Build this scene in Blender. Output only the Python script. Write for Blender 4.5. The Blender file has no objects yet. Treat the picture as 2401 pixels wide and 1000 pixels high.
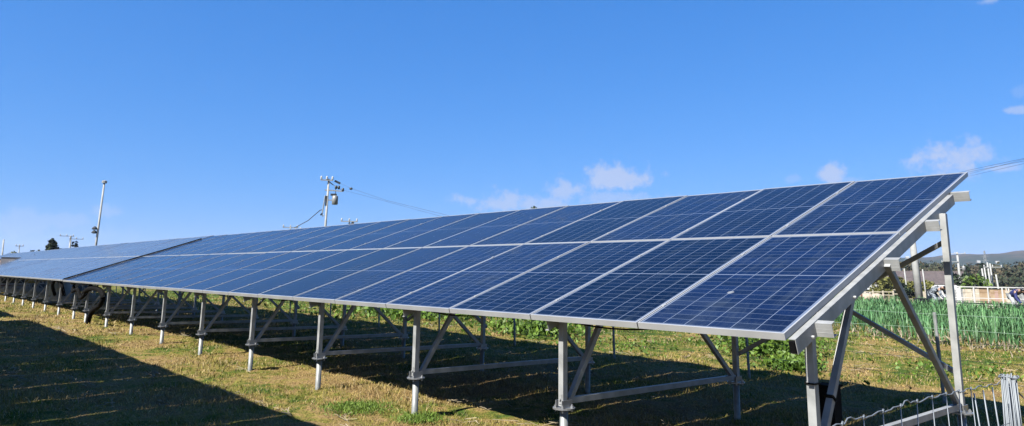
import bpy, math, random
import numpy as np
from mathutils import Vector, Matrix
random.seed(7); rng = np.random.default_rng(7)
S = bpy.context.scene; COL = S.collection
rad = math.radians
# ------------------------------------------------------------------ camera (solved from the panel grid)
RW = np.array([[0.6737187168, 0.7388663565, 0.0134014104], [-0.1210525584, 0.1282326150, -0.9843285399], [-0.7290057398, 0.6615382858, 0.1758343756]])
CW = np.array([1.89695, -3.74119, 0.29891]); F = 1643.744; CY = 350.0
L = 1.9325; TH = rad(19.4); CT, ST = math.cos(TH), math.sin(TH)
cam = bpy.data.cameras.new('camera'); camo = bpy.data.objects.new('camera', cam); COL.objects.link(camo)
cam.sensor_width = 36; cam.lens = F / 2401 * 36; cam.shift_y = -(500 - CY) / 2401
cam.clip_start = 0.05; cam.clip_end = 20000
m = Matrix(((RW[0][0], -RW[1][0], -RW[2][0], CW[0]), (RW[0][1], -RW[1][1], -RW[2][1], CW[1]), (RW[0][2], -RW[1][2], -RW[2][2], CW[2]), (0, 0, 0, 1)))
camo.matrix_world = m; S.camera = camo

def ray(px, py): return RW.T @ np.array([(px - 1200.5) / F, (py - CY) / F, 1.0])
def at(px, py, D):
    """point seen at photo position (px, py) at horizontal distance D metres"""
    v = ray(px, py); k = D / math.hypot(v[0], v[1]); return Vector(CW + v * k)

def sstep(a, b, t):
    t = np.clip((t - a) / (b - a), 0, 1); return t * t * (3 - 2 * t)
def gz(x, y):
    x = np.asarray(x, float); y = np.asarray(y, float)
    z = -0.985 - 0.065 * np.tanh((x + 8) / 5)
    z = z - 3.0 * sstep(42, 115, y) - 2.0 * sstep(60, 160, -x - 20)
    r = np.hypot(x - 1.9, y + 3.7)
    f = 1 - sstep(20, 45, r)
    z = z + f * (0.018 * np.sin(2.1 * x + 1.3 * y) * np.cos(1.7 * y - .8 * x) + 0.012 * np.sin(5.3 * x - 3.1 * y) + 0.008 * np.sin(9.1 * y + 4.2 * x) * np.sin(7.3 * x))
    return z

# ------------------------------------------------------------------ helpers
class MB:
    def __init__(s): s.v = []; s.f = []
    def box(s, c, d, M=None):
        b = len(s.v); c = Vector(c); d = Vector(d) / 2
        for sx in (-1, 1):
            for sy in (-1, 1):
                for sz in (-1, 1):
                    p = Vector((sx * d.x, sy * d.y, sz * d.z))
                    if M: p = M @ p
                    s.v.append(tuple(c + p))
        for q in ((0, 1, 3, 2), (4, 6, 7, 5), (0, 4, 5, 1), (2, 3, 7, 6), (0, 2, 6, 4), (1, 5, 7, 3)): s.f.append(tuple(b + i for i in q))
        return s
    def bar(s, p0, p1, w, h, up=(0, 0, 1)):
        p0, p1 = Vector(p0), Vector(p1); d = (p1 - p0); l = d.length; d.normalize()
        a = d.cross(Vector(up))
        if a.length < 1e-4: a = d.cross(Vector((1, 0, 0)))
        a.normalize(); u = a.cross(d)
        M = Matrix((a, u, d)).transposed()
        return s.box((p0 + p1) / 2, (w, h, l), M)
    def channel(s, p0, p1, w, h, t, up=(0, 0, 1), open_side=1):
        """C section: web plus two flanges"""
        p0, p1 = Vector(p0), Vector(p1); d = (p1 - p0).normalized(); a = d.cross(Vector(up)).normalized(); u = a.cross(d)
        s.bar(p0 - a * open_side * (w / 2 - t / 2), p1 - a * open_side * (w / 2 - t / 2), t, h, up)
        for k in (-1, 1):
            o = u * k * (h / 2 - t / 2) + a * open_side * (t * .55)
            s.bar(p0 + o, p1 + o, w - t * 1.1, t * .98, up)
        return s
    def tube(s, pts, r, n=8, cap=True):
        pts = [Vector(p) for p in pts]; rs = r if isinstance(r, (list, tuple)) else [r] * len(pts)
        b = len(s.v); ref = None
        for i, p in enumerate(pts):
            d = (pts[min(i + 1, len(pts) - 1)] - pts[max(i - 1, 0)])
            if d.length < 1e-9: d = Vector((0, 0, 1))
            d.normalize()
            if ref is None: ref = Vector((0, 0, 1)) if abs(d.z) < .9 else Vector((1, 0, 0))
            a = d.cross(ref).normalized(); c = a.cross(d).normalized()
            for k in range(n):
                t = 2 * math.pi * k / n
                s.v.append(tuple(p + (a * math.cos(t) + c * math.sin(t)) * rs[i]))
        for i in range(len(pts) - 1):
            for k in range(n):
                k2 = (k + 1) % n
                s.f.append((b + i * n + k, b + i * n + k2, b + (i + 1) * n + k2, b + (i + 1) * n + k))
        if cap:
            s.f.append(tuple(b + k for k in range(n))[::-1]); e = b + (len(pts) - 1) * n; s.f.append(tuple(e + k for k in range(n)))
        return s
    def lathe(s, prof, c=(0, 0, 0), n=16):
        return s.tube([(c[0], c[1], c[2] + z) for r, z in prof], [r for r, z in prof], n)
    def ell(s, c, r, n=8, m_=6, rough=0):
        b = len(s.v); c = Vector(c)
        for i in range(m_ + 1):
            ph = math.pi * i / m_
            for k in range(n):
                t = 2 * math.pi * k / n; q = 1 + random.uniform(-rough, rough)
                s.v.append((c.x + r[0] * q * math.sin(ph) * math.cos(t), c.y + r[1] * q * math.sin(ph) * math.sin(t), c.z + r[2] * q * math.cos(ph)))
        for i in range(m_):
            for k in range(n):
                k2 = (k + 1) % n
                s.f.append((b + i * n + k, b + (i + 1) * n + k, b + (i + 1) * n + k2, b + i * n + k2))
        return s
    def mesh(s, name, mat, smooth=False):
        me = bpy.data.meshes.new(name); me.from_pydata(s.v, [], s.f); me.materials.append(mat)
        if smooth: me.polygons.foreach_set('use_smooth', [True] * len(me.polygons))
        me.update(); return me

def link(name, me, parent=None, loc=None, rot=None):
    o = bpy.data.objects.new(name, me); COL.objects.link(o)
    if parent: o.parent = parent
    if loc is not None: o.location = loc
    if rot is not None: o.rotation_euler = rot
    return o
def obj(name, mb, mat, parent=None, smooth=False): return link(name, mb.mesh(name, mat, smooth), parent)
def tag(o, label=None, cat=None, group=None, kind=None):
    if label: o['label'] = label
    if cat: o['category'] = cat
    if group: o['group'] = group
    if kind: o['kind'] = kind
    return o
def thing(name, label, cat, loc=(0, 0, 0), group=None, rz=0):
    o = link(name, None, None, loc, (0, 0, rz)); return tag(o, label, cat, group)
def raw_mesh(name, V, Q, mat, n):
    """numpy verts (N,3) + faces (M,n)"""
    me = bpy.data.meshes.new(name); me.vertices.add(len(V)); me.vertices.foreach_set('co', V.astype(np.float32).ravel())
    M = len(Q); me.loops.add(M * n); me.loops.foreach_set('vertex_index', Q.astype(np.int32).ravel())
    me.polygons.add(M); me.polygons.foreach_set('loop_start', np.arange(0, M * n, n, dtype=np.int32))
    me.materials.append(mat); me.update(calc_edges=True); me.validate(); return me
def copy_tree(o, parent=None):
    c = o.copy(); COL.objects.link(c); c.parent = parent
    for ch in [k for k in o.children]: copy_tree(ch, c)
    return c

# ------------------------------------------------------------------ materials
K = .36   # the photograph is exposed about 1.8 stops up, so base colours stay at their real, lower values
def kc(c): return tuple(v * K for v in c)
def mat(name, col=(.5, .5, .5), rough=.6, metal=0, spec=.5):
    M = bpy.data.materials.new(name); M.use_nodes = True; nt = M.node_tree; b = nt.nodes['Principled BSDF']
    b.inputs['Base Color'].default_value = (*kc(col), 1); b.inputs['Roughness'].default_value = rough
    b.inputs['Metallic'].default_value = metal; b.inputs['Specular IOR Level'].default_value = spec
    return M, nt, b
def N(nt, typ, **kw):
    n = nt.nodes.new(typ)
    for k, v in kw.items():
        if k in n.inputs.keys(): n.inputs[k].default_value = v
        else: setattr(n, k, v)
    return n
def noise_mat(name, c1, c2, scale=5, rough=.7, metal=0, detail=5, pos=(.35, .65), coord='Object', spec=.4, bump=0, island=0, trans=0):
    M, nt, b = mat(name, c1, rough, metal, spec); lk = nt.links.new
    tc = N(nt, 'ShaderNodeTexCoord'); no = N(nt, 'ShaderNodeTexNoise', Scale=scale, Detail=detail)
    if coord == 'World':
        g = N(nt, 'ShaderNodeNewGeometry'); lk(g.outputs['Position'], no.inputs['Vector'])
    else: lk(tc.outputs[coord], no.inputs['Vector'])
    r = N(nt, 'ShaderNodeValToRGB'); e = r.color_ramp.elements
    e[0].position, e[1].position = pos; e[0].color = (*kc(c1), 1); e[1].color = (*kc(c2), 1)
    lk(no.outputs['Fac'], r.inputs['Fac']); out = r.outputs['Color']
    if island:
        g2 = N(nt, 'ShaderNodeNewGeometry'); hs = N(nt, 'ShaderNodeHueSaturation')
        mr = N(nt, 'ShaderNodeMapRange'); mr.inputs['To Min'].default_value = 1 - island; mr.inputs['To Max'].default_value = 1 + island
        lk(g2.outputs['Random Per Island'], mr.inputs['Value']); lk(mr.outputs['Result'], hs.inputs['Value']); lk(out, hs.inputs['Color']); out = hs.outputs['Color']
    lk(out, b.inputs['Base Color'])
    if bump:
        bp = N(nt, 'ShaderNodeBump', Strength=bump, Distance=.02); lk(no.outputs['Fac'], bp.inputs['Height']); lk(bp.outputs['Normal'], b.inputs['Normal'])
    if trans:
        t = N(nt, 'ShaderNodeBsdfTranslucent'); lk(out, t.inputs['Color']); mx = N(nt, 'ShaderNodeMixShader'); mx.inputs[0].default_value = trans
        lk(b.outputs[0], mx.inputs[1]); lk(t.outputs[0], mx.inputs[2]); lk(mx.outputs[0], nt.nodes['Material Output'].inputs['Surface'])
    return M

GALV = noise_mat('galvanised_steel', (.44, .455, .45), (.64, .655, .65), 9, .5, .25, 6)
GALVP = noise_mat('galvanised_pipe', (.36, .38, .37), (.54, .56, .55), 14, .5, .3, 6)
BOLT, _, _ = mat('bolt_steel', (.62, .64, .66), .35, .7)
ALU = noise_mat('anodised_aluminium', (.64, .66, .68), (.76, .78, .80), 3, .45, .3, 3)
BLACK, _, _ = mat('black_rubber', (.004, .004, .0045), .9, 0, .1)
WIRE, _, _ = mat('galvanised_wire', (.33, .37, .41), .55, .35)
NETW, _, _ = mat('pale_green_netting', (.33, .52, .36), .6)
CABLE, _, _ = mat('overhead_cable', (.06, .07, .08), .6)
WHITE = noise_mat('white_paint', (.66, .67, .66), (.80, .80, .78), 2, .5)
CREAM = noise_mat('cream_timber', (.50, .43, .32), (.68, .62, .50), 4, .7)
CONC = noise_mat('pale_concrete', (.46, .47, .46), (.60, .61, .59), 3, .8)
PLASTIC, _, _ = mat('black_plastic_crate', (.02, .022, .025), .4)

# ground: dry mown grass with green patches, bare soil lines and tilled soil far off
def ground_colour(nt, lk):
    g = N(nt, 'ShaderNodeNewGeometry'); P = g.outputs['Position']
    big = N(nt, 'ShaderNodeTexNoise', Scale=.75, Detail=5, Roughness=.62); lk(P, big.inputs['Vector'])
    mid = N(nt, 'ShaderNodeTexNoise', Scale=5.0, Detail=6, Roughness=.7); lk(P, mid.inputs['Vector'])
    fine = N(nt, 'ShaderNodeTexNoise', Scale=38, Detail=4, Roughness=.7); lk(P, fine.inputs['Vector'])
    a = N(nt, 'ShaderNodeMath', operation='MULTIPLY_ADD'); lk(mid.outputs['Fac'], a.inputs[0]); a.inputs[1].default_value = .95; lk(big.outputs['Fac'], a.inputs[2])
    sx = N(nt, 'ShaderNodeSeparateXYZ'); lk(P, sx.inputs[0])
    # greener behind the array (y > 5)
    gr = N(nt, 'ShaderNodeMapRange'); gr.inputs['From Min'].default_value = 4.5; gr.inputs['From Max'].default_value = 7.5; gr.inputs['To Min'].default_value = 0; gr.inputs['To Max'].default_value = .10
    lk(sx.outputs['Y'], gr.inputs['Value'])
    gx = N(nt, 'ShaderNodeMapRange'); gx.inputs['From Min'].default_value = -2; gx.inputs['From Max'].default_value = -10; gx.inputs['To Min'].default_value = -.205; gx.inputs['To Max'].default_value = -.175
    lk(sx.outputs['X'], gx.inputs['Value'])
    a2 = N(nt, 'ShaderNodeMath', operation='ADD'); lk(a.outputs[0], a2.inputs[0]); lk(gr.outputs[0], a2.inputs[1])
    a3 = N(nt, 'ShaderNodeMath', operation='ADD'); lk(a2.outputs[0], a3.inputs[0]); lk(gx.outputs[0], a3.inputs[1])
    r = N(nt, 'ShaderNodeValToRGB'); cr = r.color_ramp; cr.elements[0].position = .60; cr.elements[0].color = (*kc((.42, .285, .115)), 1)
    cr.elements[1].position = 1.02; cr.elements[1].color = (*kc((.10, .19, .018)), 1)
    for p, c in ((.70, (.56, .39, .16)), (.80, (.46, .365, .10)), (.90, (.27, .29, .045))):
        e = cr.elements.new(p); e.color = (*kc(c), 1)
    lk(a3.outputs[0], r.inputs['Fac'])
    return P, sx, mid, fine, r
def make_ground():
    M, nt, b = mat('dry_mown_grass_ground', rough=.95, spec=.15); lk = nt.links.new
    P, sx, mid, fine, r = ground_colour(nt, lk)
    mx = N(nt, 'ShaderNodeMix', data_type='RGBA', blend_type='MULTIPLY'); mx.inputs[0].default_value = .75
    fr = N(nt, 'ShaderNodeValToRGB'); fr.color_ramp.elements[0].position = .36; fr.color_ramp.elements[0].color = (.30, .27, .24, 1); fr.color_ramp.elements[1].position = .62; fr.color_ramp.elements[1].color = (1, 1, 1, 1)
    lk(fine.outputs['Fac'], fr.inputs['Fac']); lk(r.outputs['Color'], mx.inputs[6]); lk(fr.outputs['Color'], mx.inputs[7])
    # tilled / bare ground farther off
    soil = N(nt, 'ShaderNodeTexNoise', Scale=.12, Detail=6, Roughness=.6); lk(P, soil.inputs['Vector'])
    sr = N(nt, 'ShaderNodeValToRGB'); sr.color_ramp.elements[0].position = .4; sr.color_ramp.elements[0].color = (.13, .107, .06, 1); sr.color_ramp.elements[1].position = .6; sr.color_ramp.elements[1].color = (.08, .088, .032, 1)
    lk(soil.outputs['Fac'], sr.inputs['Fac'])
    far = N(nt, 'ShaderNodeMapRange'); far.inputs['From Min'].default_value = 24; far.inputs['From Max'].default_value = 32; lk(sx.outputs['Y'], far.inputs['Value'])
    m2 = N(nt, 'ShaderNodeMix', data_type='RGBA'); lk(far.outputs[0], m2.inputs[0]); lk(mx.outputs[2], m2.inputs[6]); lk(sr.outputs['Color'], m2.inputs[7])
    lk(m2.outputs[2], b.inputs['Base Color'])
    bp = N(nt, 'ShaderNodeBump', Strength=.8, Distance=.03); lk(fine.outputs['Fac'], bp.inputs['Height']); lk(bp.outputs['Normal'], b.inputs['Normal'])
    return M
def make_blade(name, gain=1.0, trans=.3):
    M, nt, b = mat(name, rough=.8, spec=.2); lk = nt.links.new
    P, sx, mid, fine, r = ground_colour(nt, lk)
    g2 = N(nt, 'ShaderNodeNewGeometry'); straw = N(nt, 'ShaderNodeMix', data_type='RGBA')
    cm = N(nt, 'ShaderNodeMath', operation='GREATER_THAN'); lk(g2.outputs['Random Per Island'], cm.inputs[0]); cm.inputs[1].default_value = .72
    lk(cm.outputs[0], straw.inputs[0]); lk(r.outputs['Color'], straw.inputs[6]); straw.inputs[7].default_value = (.20, .158, .078, 1)
    hs = N(nt, 'ShaderNodeHueSaturation'); mr = N(nt, 'ShaderNodeMapRange'); mr.inputs['To Min'].default_value = .65 * gain; mr.inputs['To Max'].default_value = 1.5 * gain
    mu = N(nt, 'ShaderNodeMath', operation='MULTIPLY'); mu.inputs[1].default_value = 7.31; fr = N(nt, 'ShaderNodeMath', operation='FRACT')
    lk(g2.outputs['Random Per Island'], mu.inputs[0]); lk(mu.outputs[0], fr.inputs[0]); lk(fr.outputs[0], mr.inputs['Value'])
    lk(mr.outputs[0], hs.inputs['Value']); lk(straw.outputs[2], hs.inputs['Color']); lk(hs.outputs[0], b.inputs['Base Color'])
    t = N(nt, 'ShaderNodeBsdfTranslucent'); lk(hs.outputs[0], t.inputs['Color']); mx = N(nt, 'ShaderNodeMixShader'); mx.inputs[0].default_value = trans
    lk(b.outputs[0], mx.inputs[1]); lk(t.outputs[0], mx.inputs[2]); lk(mx.outputs[0], nt.nodes['Material Output'].inputs['Surface'])
    return M

def make_glass(sheen_dust=0.0):
    """photovoltaic laminate: 6 x 24 half-cut cells, white back-sheet lines, light dust; local x 0..0.965, y 0..1.89"""
    M, nt, b = mat('photovoltaic_cells_sheen_dust' if sheen_dust else 'photovoltaic_cells', rough=.07, spec=.5); lk = nt.links.new
    tc = N(nt, 'ShaderNodeTexCoord'); sp = N(nt, 'ShaderNodeSeparateXYZ'); lk(tc.outputs['Object'], sp.inputs[0])
    def math_(op, a, c=None, d=None):
        n = N(nt, 'ShaderNodeMath', operation=op)
        for i, q in enumerate((a, c, d)):
            if q is None: continue
            if isinstance(q, (int, float)): n.inputs[i].default_value = q
            else: lk(q, n.inputs[i])
        return n.outputs[0]
    def line(src, off, pitch, w):   # 1 on the line
        t = math_('DIVIDE', math_('SUBTRACT', src, off), pitch)
        fr = math_('FRACT', t); d = math_('MINIMUM', fr, math_('SUBTRACT', 1.0, fr))
        return math_('LESS_THAN', d, w / 2 / pitch)
    X, Y = sp.outputs['X'], sp.outputs['Y']
    W_, H_ = 0.965, L - .035
    px = (W_ - .024) / 6; off = .012
    col = line(X, off, px, .0050)
    py = (H_ - .04) / 24
    row = line(Y, .02, py, .0042)
    midl = math_('LESS_THAN', math_('ABSOLUTE', math_('SUBTRACT', Y, H_ / 2)), .0065)
    bx = math_('GREATER_THAN', math_('ABSOLUTE', math_('SUBTRACT', X, W_ / 2)), W_ / 2 - .010)
    by = math_('GREATER_THAN', math_('ABSOLUTE', math_('SUBTRACT', Y, H_ / 2)), H_ / 2 - .014)
    bus = line(X, off + px / 10, px / 5, .0013)
    strong = math_('MAXIMUM', math_('MAXIMUM', col, midl), math_('MAXIMUM', bx, by))
    oi = N(nt, 'ShaderNodeObjectInfo')
    ca = N(nt, 'ShaderNodeMix', data_type='RGBA'); lk(oi.outputs['Random'], ca.inputs[0]); ca.inputs[6].default_value = (.0006, .0022, .0085, 1); ca.inputs[7].default_value = (.0010, .0045, .022, 1)
    # cell to cell shade
    wn = N(nt, 'ShaderNodeTexWhiteNoise', noise_dimensions='3D'); cb = N(nt, 'ShaderNodeCombineXYZ')
    lk(math_('FLOOR', math_('DIVIDE', math_('SUBTRACT', X, off), px)), cb.inputs[0]); lk(math_('FLOOR', math_('DIVIDE', math_('SUBTRACT', Y, .02), py)), cb.inputs[1]); lk(oi.outputs['Random'], cb.inputs[2])
    lk(cb.outputs[0], wn.inputs['Vector'])
    hs = N(nt, 'ShaderNodeHueSaturation'); lk(ca.outputs[2], hs.inputs['Color']); lk(math_('MULTIPLY_ADD', wn.outputs['Value'], .5, .75), hs.inputs['Value'])
    def mixc(fac, A, colr):
        x = N(nt, 'ShaderNodeMix', data_type='RGBA'); lk(fac, x.inputs[0]); lk(A, x.inputs[6]); x.inputs[7].default_value = (*colr, 1); return x.outputs[2]
    c = mixc(math_('MULTIPLY', bus, .2), hs.outputs[0], (.03, .04, .07))
    c = mixc(math_('MULTIPLY', row, .75), c, (.058, .078, .118))
    c = mixc(math_('MULTIPLY', strong, .8), c, (.095, .118, .165))
    # dust, smears and droppings
    g = N(nt, 'ShaderNodeNewGeometry')
    n1 = N(nt, 'ShaderNodeTexNoise', Scale=2.2, Detail=9, Roughness=.72, Distortion=.8); lk(g.outputs['Position'], n1.inputs['Vector'])
    n2 = N(nt, 'ShaderNodeTexNoise', Scale=11, Detail=5, Roughness=.7, Distortion=1.5); lk(g.outputs['Position'], n2.inputs['Vector'])
    mpn = N(nt, 'ShaderNodeMapping'); mpn.inputs['Scale'].default_value = (16, 1.1, 1); lk(tc.outputs['Object'], mpn.inputs['Vector'])
    ofs = N(nt, 'ShaderNodeVectorMath', operation='ADD'); lk(mpn.outputs[0], ofs.inputs[0]); lk(math_('MULTIPLY', oi.outputs['Random'], 37.0), ofs.inputs[1])
    n3 = N(nt, 'ShaderNodeTexNoise', Scale=1.0, Detail=5, Roughness=.65); lk(ofs.outputs[0], n3.inputs['Vector'])
    d3 = N(nt, 'ShaderNodeMapRange'); d3.inputs['From Min'].default_value = .52; d3.inputs['From Max'].default_value = .78; d3.inputs['To Max'].default_value = .22; lk(n3.outputs['Fac'], d3.inputs['Value'])
    d1 = N(nt, 'ShaderNodeMapRange'); d1.inputs['From Min'].default_value = .52; d1.inputs['From Max'].default_value = .80; d1.inputs['To Max'].default_value = .26; lk(n1.outputs['Fac'], d1.inputs['Value'])
    d2 = N(nt, 'ShaderNodeMapRange'); d2.inputs['From Min'].default_value = .60; d2.inputs['From Max'].default_value = .78; d2.inputs['To Max'].default_value = .34; lk(n2.outputs['Fac'], d2.inputs['Value'])
    edge = N(nt, 'ShaderNodeMapRange'); edge.inputs['From Min'].default_value = .16; edge.inputs['From Max'].default_value = .0; edge.inputs['To Max'].default_value = .03; lk(Y, edge.inputs['Value'])
    dust = math_('ADD', math_('ADD', math_('MULTIPLY', d1.outputs[0], oi.outputs['Random']), math_('MULTIPLY', d2.outputs[0], n1.outputs['Fac'])), math_('ADD', edge.outputs[0], math_('MULTIPLY_ADD', oi.outputs['Random'], .03, d3.outputs[0])))
    c = mixc(dust, c, (.060, .080, .100))
    vo = N(nt, 'ShaderNodeTexVoronoi', Scale=1.1); lk(g.outputs['Position'], vo.inputs['Vector'])
    spot = math_('LESS_THAN', math_('ADD', vo.outputs['Distance'], math_('MULTIPLY', n2.outputs['Fac'], .06)), .055)
    c = mixc(math_('MULTIPLY', spot, .5), c, (.2, .21, .21))
    if sheen_dust: xq = N(nt, 'ShaderNodeMix', data_type='RGBA'); xq.inputs[0].default_value = sheen_dust; lk(c, xq.inputs[6]); xq.inputs[7].default_value = (.26, .32, .41, 1); c = xq.outputs[2]  # pale sky sheen and dust mixed evenly into the cell colour
    lk(c, b.inputs['Base Color'])
    lk(math_('MULTIPLY_ADD', dust, 1.2, .12), b.inputs['Roughness'])
    b.inputs['IOR'].default_value = 1.16
    return M
GLASS = make_glass(); GLASSD = make_glass(.13)

# ------------------------------------------------------------------ ground sheet (one mesh to the horizon)
def axis(lo, hi, step, far, n, p=2.6):
    t = np.linspace(0, 1, n + 1)[1:]
    a = lo - (far * t ** p); b = hi + (far * t ** p)
    return np.concatenate([a[::-1], np.arange(lo, hi + 1e-6, step), b])
xs = axis(-34, 5, .12, 6500, 60); ys = axis(-8, 18, .12, 6500, 60)
GX, GY = np.meshgrid(xs, ys)
GZ = gz(GX, GY)
near = (GX > -34) & (GX < 5) & (GY > -8) & (GY < 18)
GZ = GZ + near * rng.normal(0, .006, GX.shape)
V = np.stack([GX, GY, GZ], -1).reshape(-1, 3)
nx, ny = len(xs), len(ys); I = (np.arange(ny - 1)[:, None] * nx + np.arange(nx - 1)[None, :]).ravel()
gme = raw_mesh('ground', V, np.stack([I, I + 1, I + 1 + nx, I + nx], 1), make_ground(), 4)
gme.polygons.foreach_set('use_smooth', [True] * len(gme.polygons))
tag(link('ground', gme), kind='structure')

# ------------------------------------------------------------------ grass blades
def blades(name, n, x0, x1, y0, y1, h, w, density_ref, matl, lean=.6, far=1.0, flat=.0):
    """curved single blades; thinned out with distance from the viewer while they widen"""
    P = np.empty((0, 2))
    while len(P) < n:
        q = np.stack([rng.uniform(x0, x1, n * 2), rng.uniform(y0, y1, n * 2)], 1)
        D = np.hypot(q[:, 0] - 1.9, q[:, 1] + 3.7)
        keep = rng.random(len(q)) < np.clip((density_ref / D) ** 2, 0, 1)
        # world wedge that the photograph could see, with a margin
        azi = np.degrees(np.arctan2(q[:, 1] + 3.74, -(q[:, 0] - 1.9)))
        keep &= (azi > -6) & (azi < 105) & (D > 2.2)
        P = np.concatenate([P, q[keep]])
    P = P[:n]; D = np.hypot(P[:, 0] - 1.9, P[:, 1] + 3.7)
    z = gz(P[:, 0], P[:, 1]) - .006
    sc = np.clip(D / 6, .9, 4)
    patch = .45 + 1.1 * (np.sin(P[:, 0] * 1.7 + 1.1 * P[:, 1]) * np.sin(P[:, 1] * 2.3 - P[:, 0] * .6) * .5 + .5)
    hh = h * rng.uniform(.4, 1.25, n) * patch * np.clip(D / 14, 1, 1.5); ww = w * rng.uniform(.6, 1.3, n) * sc ** far
    a = rng.uniform(0, 2 * np.pi, n); b = a + rng.normal(0, .9, n) + np.pi / 2
    dx, dy = np.cos(a) * ww / 2, np.sin(a) * ww / 2
    ln = rng.uniform(.1, 1, n) * lean * hh * 1.6; lx, ly = np.cos(b) * ln, np.sin(b) * ln
    hz = hh * (1 - flat * rng.random(n))
    base = np.stack([P[:, 0], P[:, 1], z], 1)
    v = np.empty((n, 5, 3))
    v[:, 0] = base + np.stack([-dx, -dy, 0 * dx], 1); v[:, 1] = base + np.stack([dx, dy, 0 * dx], 1)
    mid = np.stack([lx * .35, ly * .35, hz * .6], 1)
    v[:, 2] = base + mid + np.stack([dx * .7, dy * .7, 0 * dx], 1); v[:, 3] = base + mid + np.stack([-dx * .7, -dy * .7, 0 * dx], 1)
    v[:, 4] = base + np.stack([lx, ly, hz], 1)
    k = np.arange(n) * 5
    q4 = np.stack([k, k + 1, k + 2, k + 3], 1); t3 = np.stack([k + 3, k + 2, k + 4, k + 4], 1)
    me = bpy.data.meshes.new(name); VV = v.reshape(-1, 3); me.vertices.add(len(VV)); me.vertices.foreach_set('co', VV.astype(np.float32).ravel())
    loops = np.empty((n, 7), np.int32); loops[:, :4] = q4; loops[:, 4:] = t3[:, :3]
    me.loops.add(n * 7); me.loops.foreach_set('vertex_index', loops.ravel())
    st = np.empty((n, 2), np.int32); st[:, 0] = np.arange(n) * 7; st[:, 1] = st[:, 0] + 4
    me.polygons.add(n * 2); me.polygons.foreach_set('loop_start', st.ravel()); me.materials.append(matl); me.update(calc_edges=True)
    return me
BLADE = make_blade('grass_blade', 1.12)
g = link('grass', blades('grass', 330000, -42, 3.2, -5.5, 16, .036, .0065, 6.0, BLADE, .8, .95))
tag(g, 'short mown dry grass with green patches under and around the panels', 'grass', kind='stuff')
# mown straw lying in the grass in thin wandering windrows
def straw():
    mb_v = []; mb_f = []
    for k in range(260):
        D = 3 + 22 * random.random() ** 1.6; az = rad(random.uniform(-2, 95))
        cx, cy = 1.9 - D * math.cos(az), -3.74 + D * math.sin(az); ang = random.gauss(0.0, .35); ln = random.uniform(.2, 1.3)
        for j in range(int(16 * ln)):
            t = random.uniform(-.5, .5) * ln; x = cx + t * math.cos(ang) + random.gauss(0, .02); y = cy + t * math.sin(ang) + .05 * math.sin(t * 6 + k) + random.gauss(0, .018)
            a = ang + random.gauss(0, .7); l2 = random.uniform(.03, .09); w = random.uniform(.0012, .003) * max(1, D / 7); z = float(gz(x, y)) + random.uniform(.012, .045)
            dz = random.gauss(0, .018); b = len(mb_v); ux, uy = math.cos(a) * l2, math.sin(a) * l2; vx, vy = -math.sin(a) * w, math.cos(a) * w
            mb_v += [(x - ux - vx, y - uy - vy, z - dz), (x + ux - vx, y + uy - vy, z + dz), (x + ux + vx, y + uy + vy, z + dz + .004), (x - ux + vx, y - uy + vy, z - dz + .004)]
            mb_f.append((b, b + 1, b + 2, b + 3))
    me = bpy.data.meshes.new('cut_straw'); me.from_pydata(mb_v, [], mb_f)
    me.materials.append(noise_mat('bleached_straw', (.26, .20, .11), (.44, .37, .25), 3, .8, island=.3)); return me
tag(link('cut_straw', straw()), 'bleached cut straw lying in thin lines over the mown grass', 'straw', kind='stuff')

# ------------------------------------------------------------------ solar arrays
def pt(y, d, x=0.0):
    """point of the array section: y metres back (horizontal), d metres below the glass plane measured square to it; +1 m because the root stands on the ground"""
    s = y / CT; return Vector((x, s * CT + d * ST, s * ST - d * CT + 1.0))
PW, PL = 0.991, L - .012
def panel_meshes():
    g_ = MB(); w, l = PW - .022, PL - .022; g_.v = [(0, 0, 0), (w, 0, 0), (w, l, 0), (0, l, 0)]; g_.f = [(0, 1, 2, 3)]
    gm = g_.mesh('solar_panel', GLASS); gm2 = g_.mesh('solar_panel', GLASSD)
    f = MB(); t = .0095; hgt = .04; o = -.011
    f.box((PW / 2 + o, o + t / 2, -hgt / 2 + .003), (PW, t, hgt)); f.box((PW / 2 + o, o + PL - t / 2, -hgt / 2 + .003), (PW, t, hgt))
    f.box((o + t / 2, PL / 2 + o, -hgt / 2 + .003), (t, PL - 2 * t, hgt)); f.box((o + PW - t / 2, PL / 2 + o, -hgt / 2 + .003), (t, PL - 2 * t, hgt))
    for yy in (.3, 1.42): f.box((o - .004, yy, .0045), (.026, .035, .003)); f.tube([(o - .004, yy, .005), (o - .004, yy, .010)], .006, 6)
    f.box((PW / 2 + o, PL / 2, -.012), (PW - .03, PL - .03, .004))      # back sheet
    return gm, gm2, f.mesh('panel_frame', ALU)
PG, PGD, PF = panel_meshes()

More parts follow.
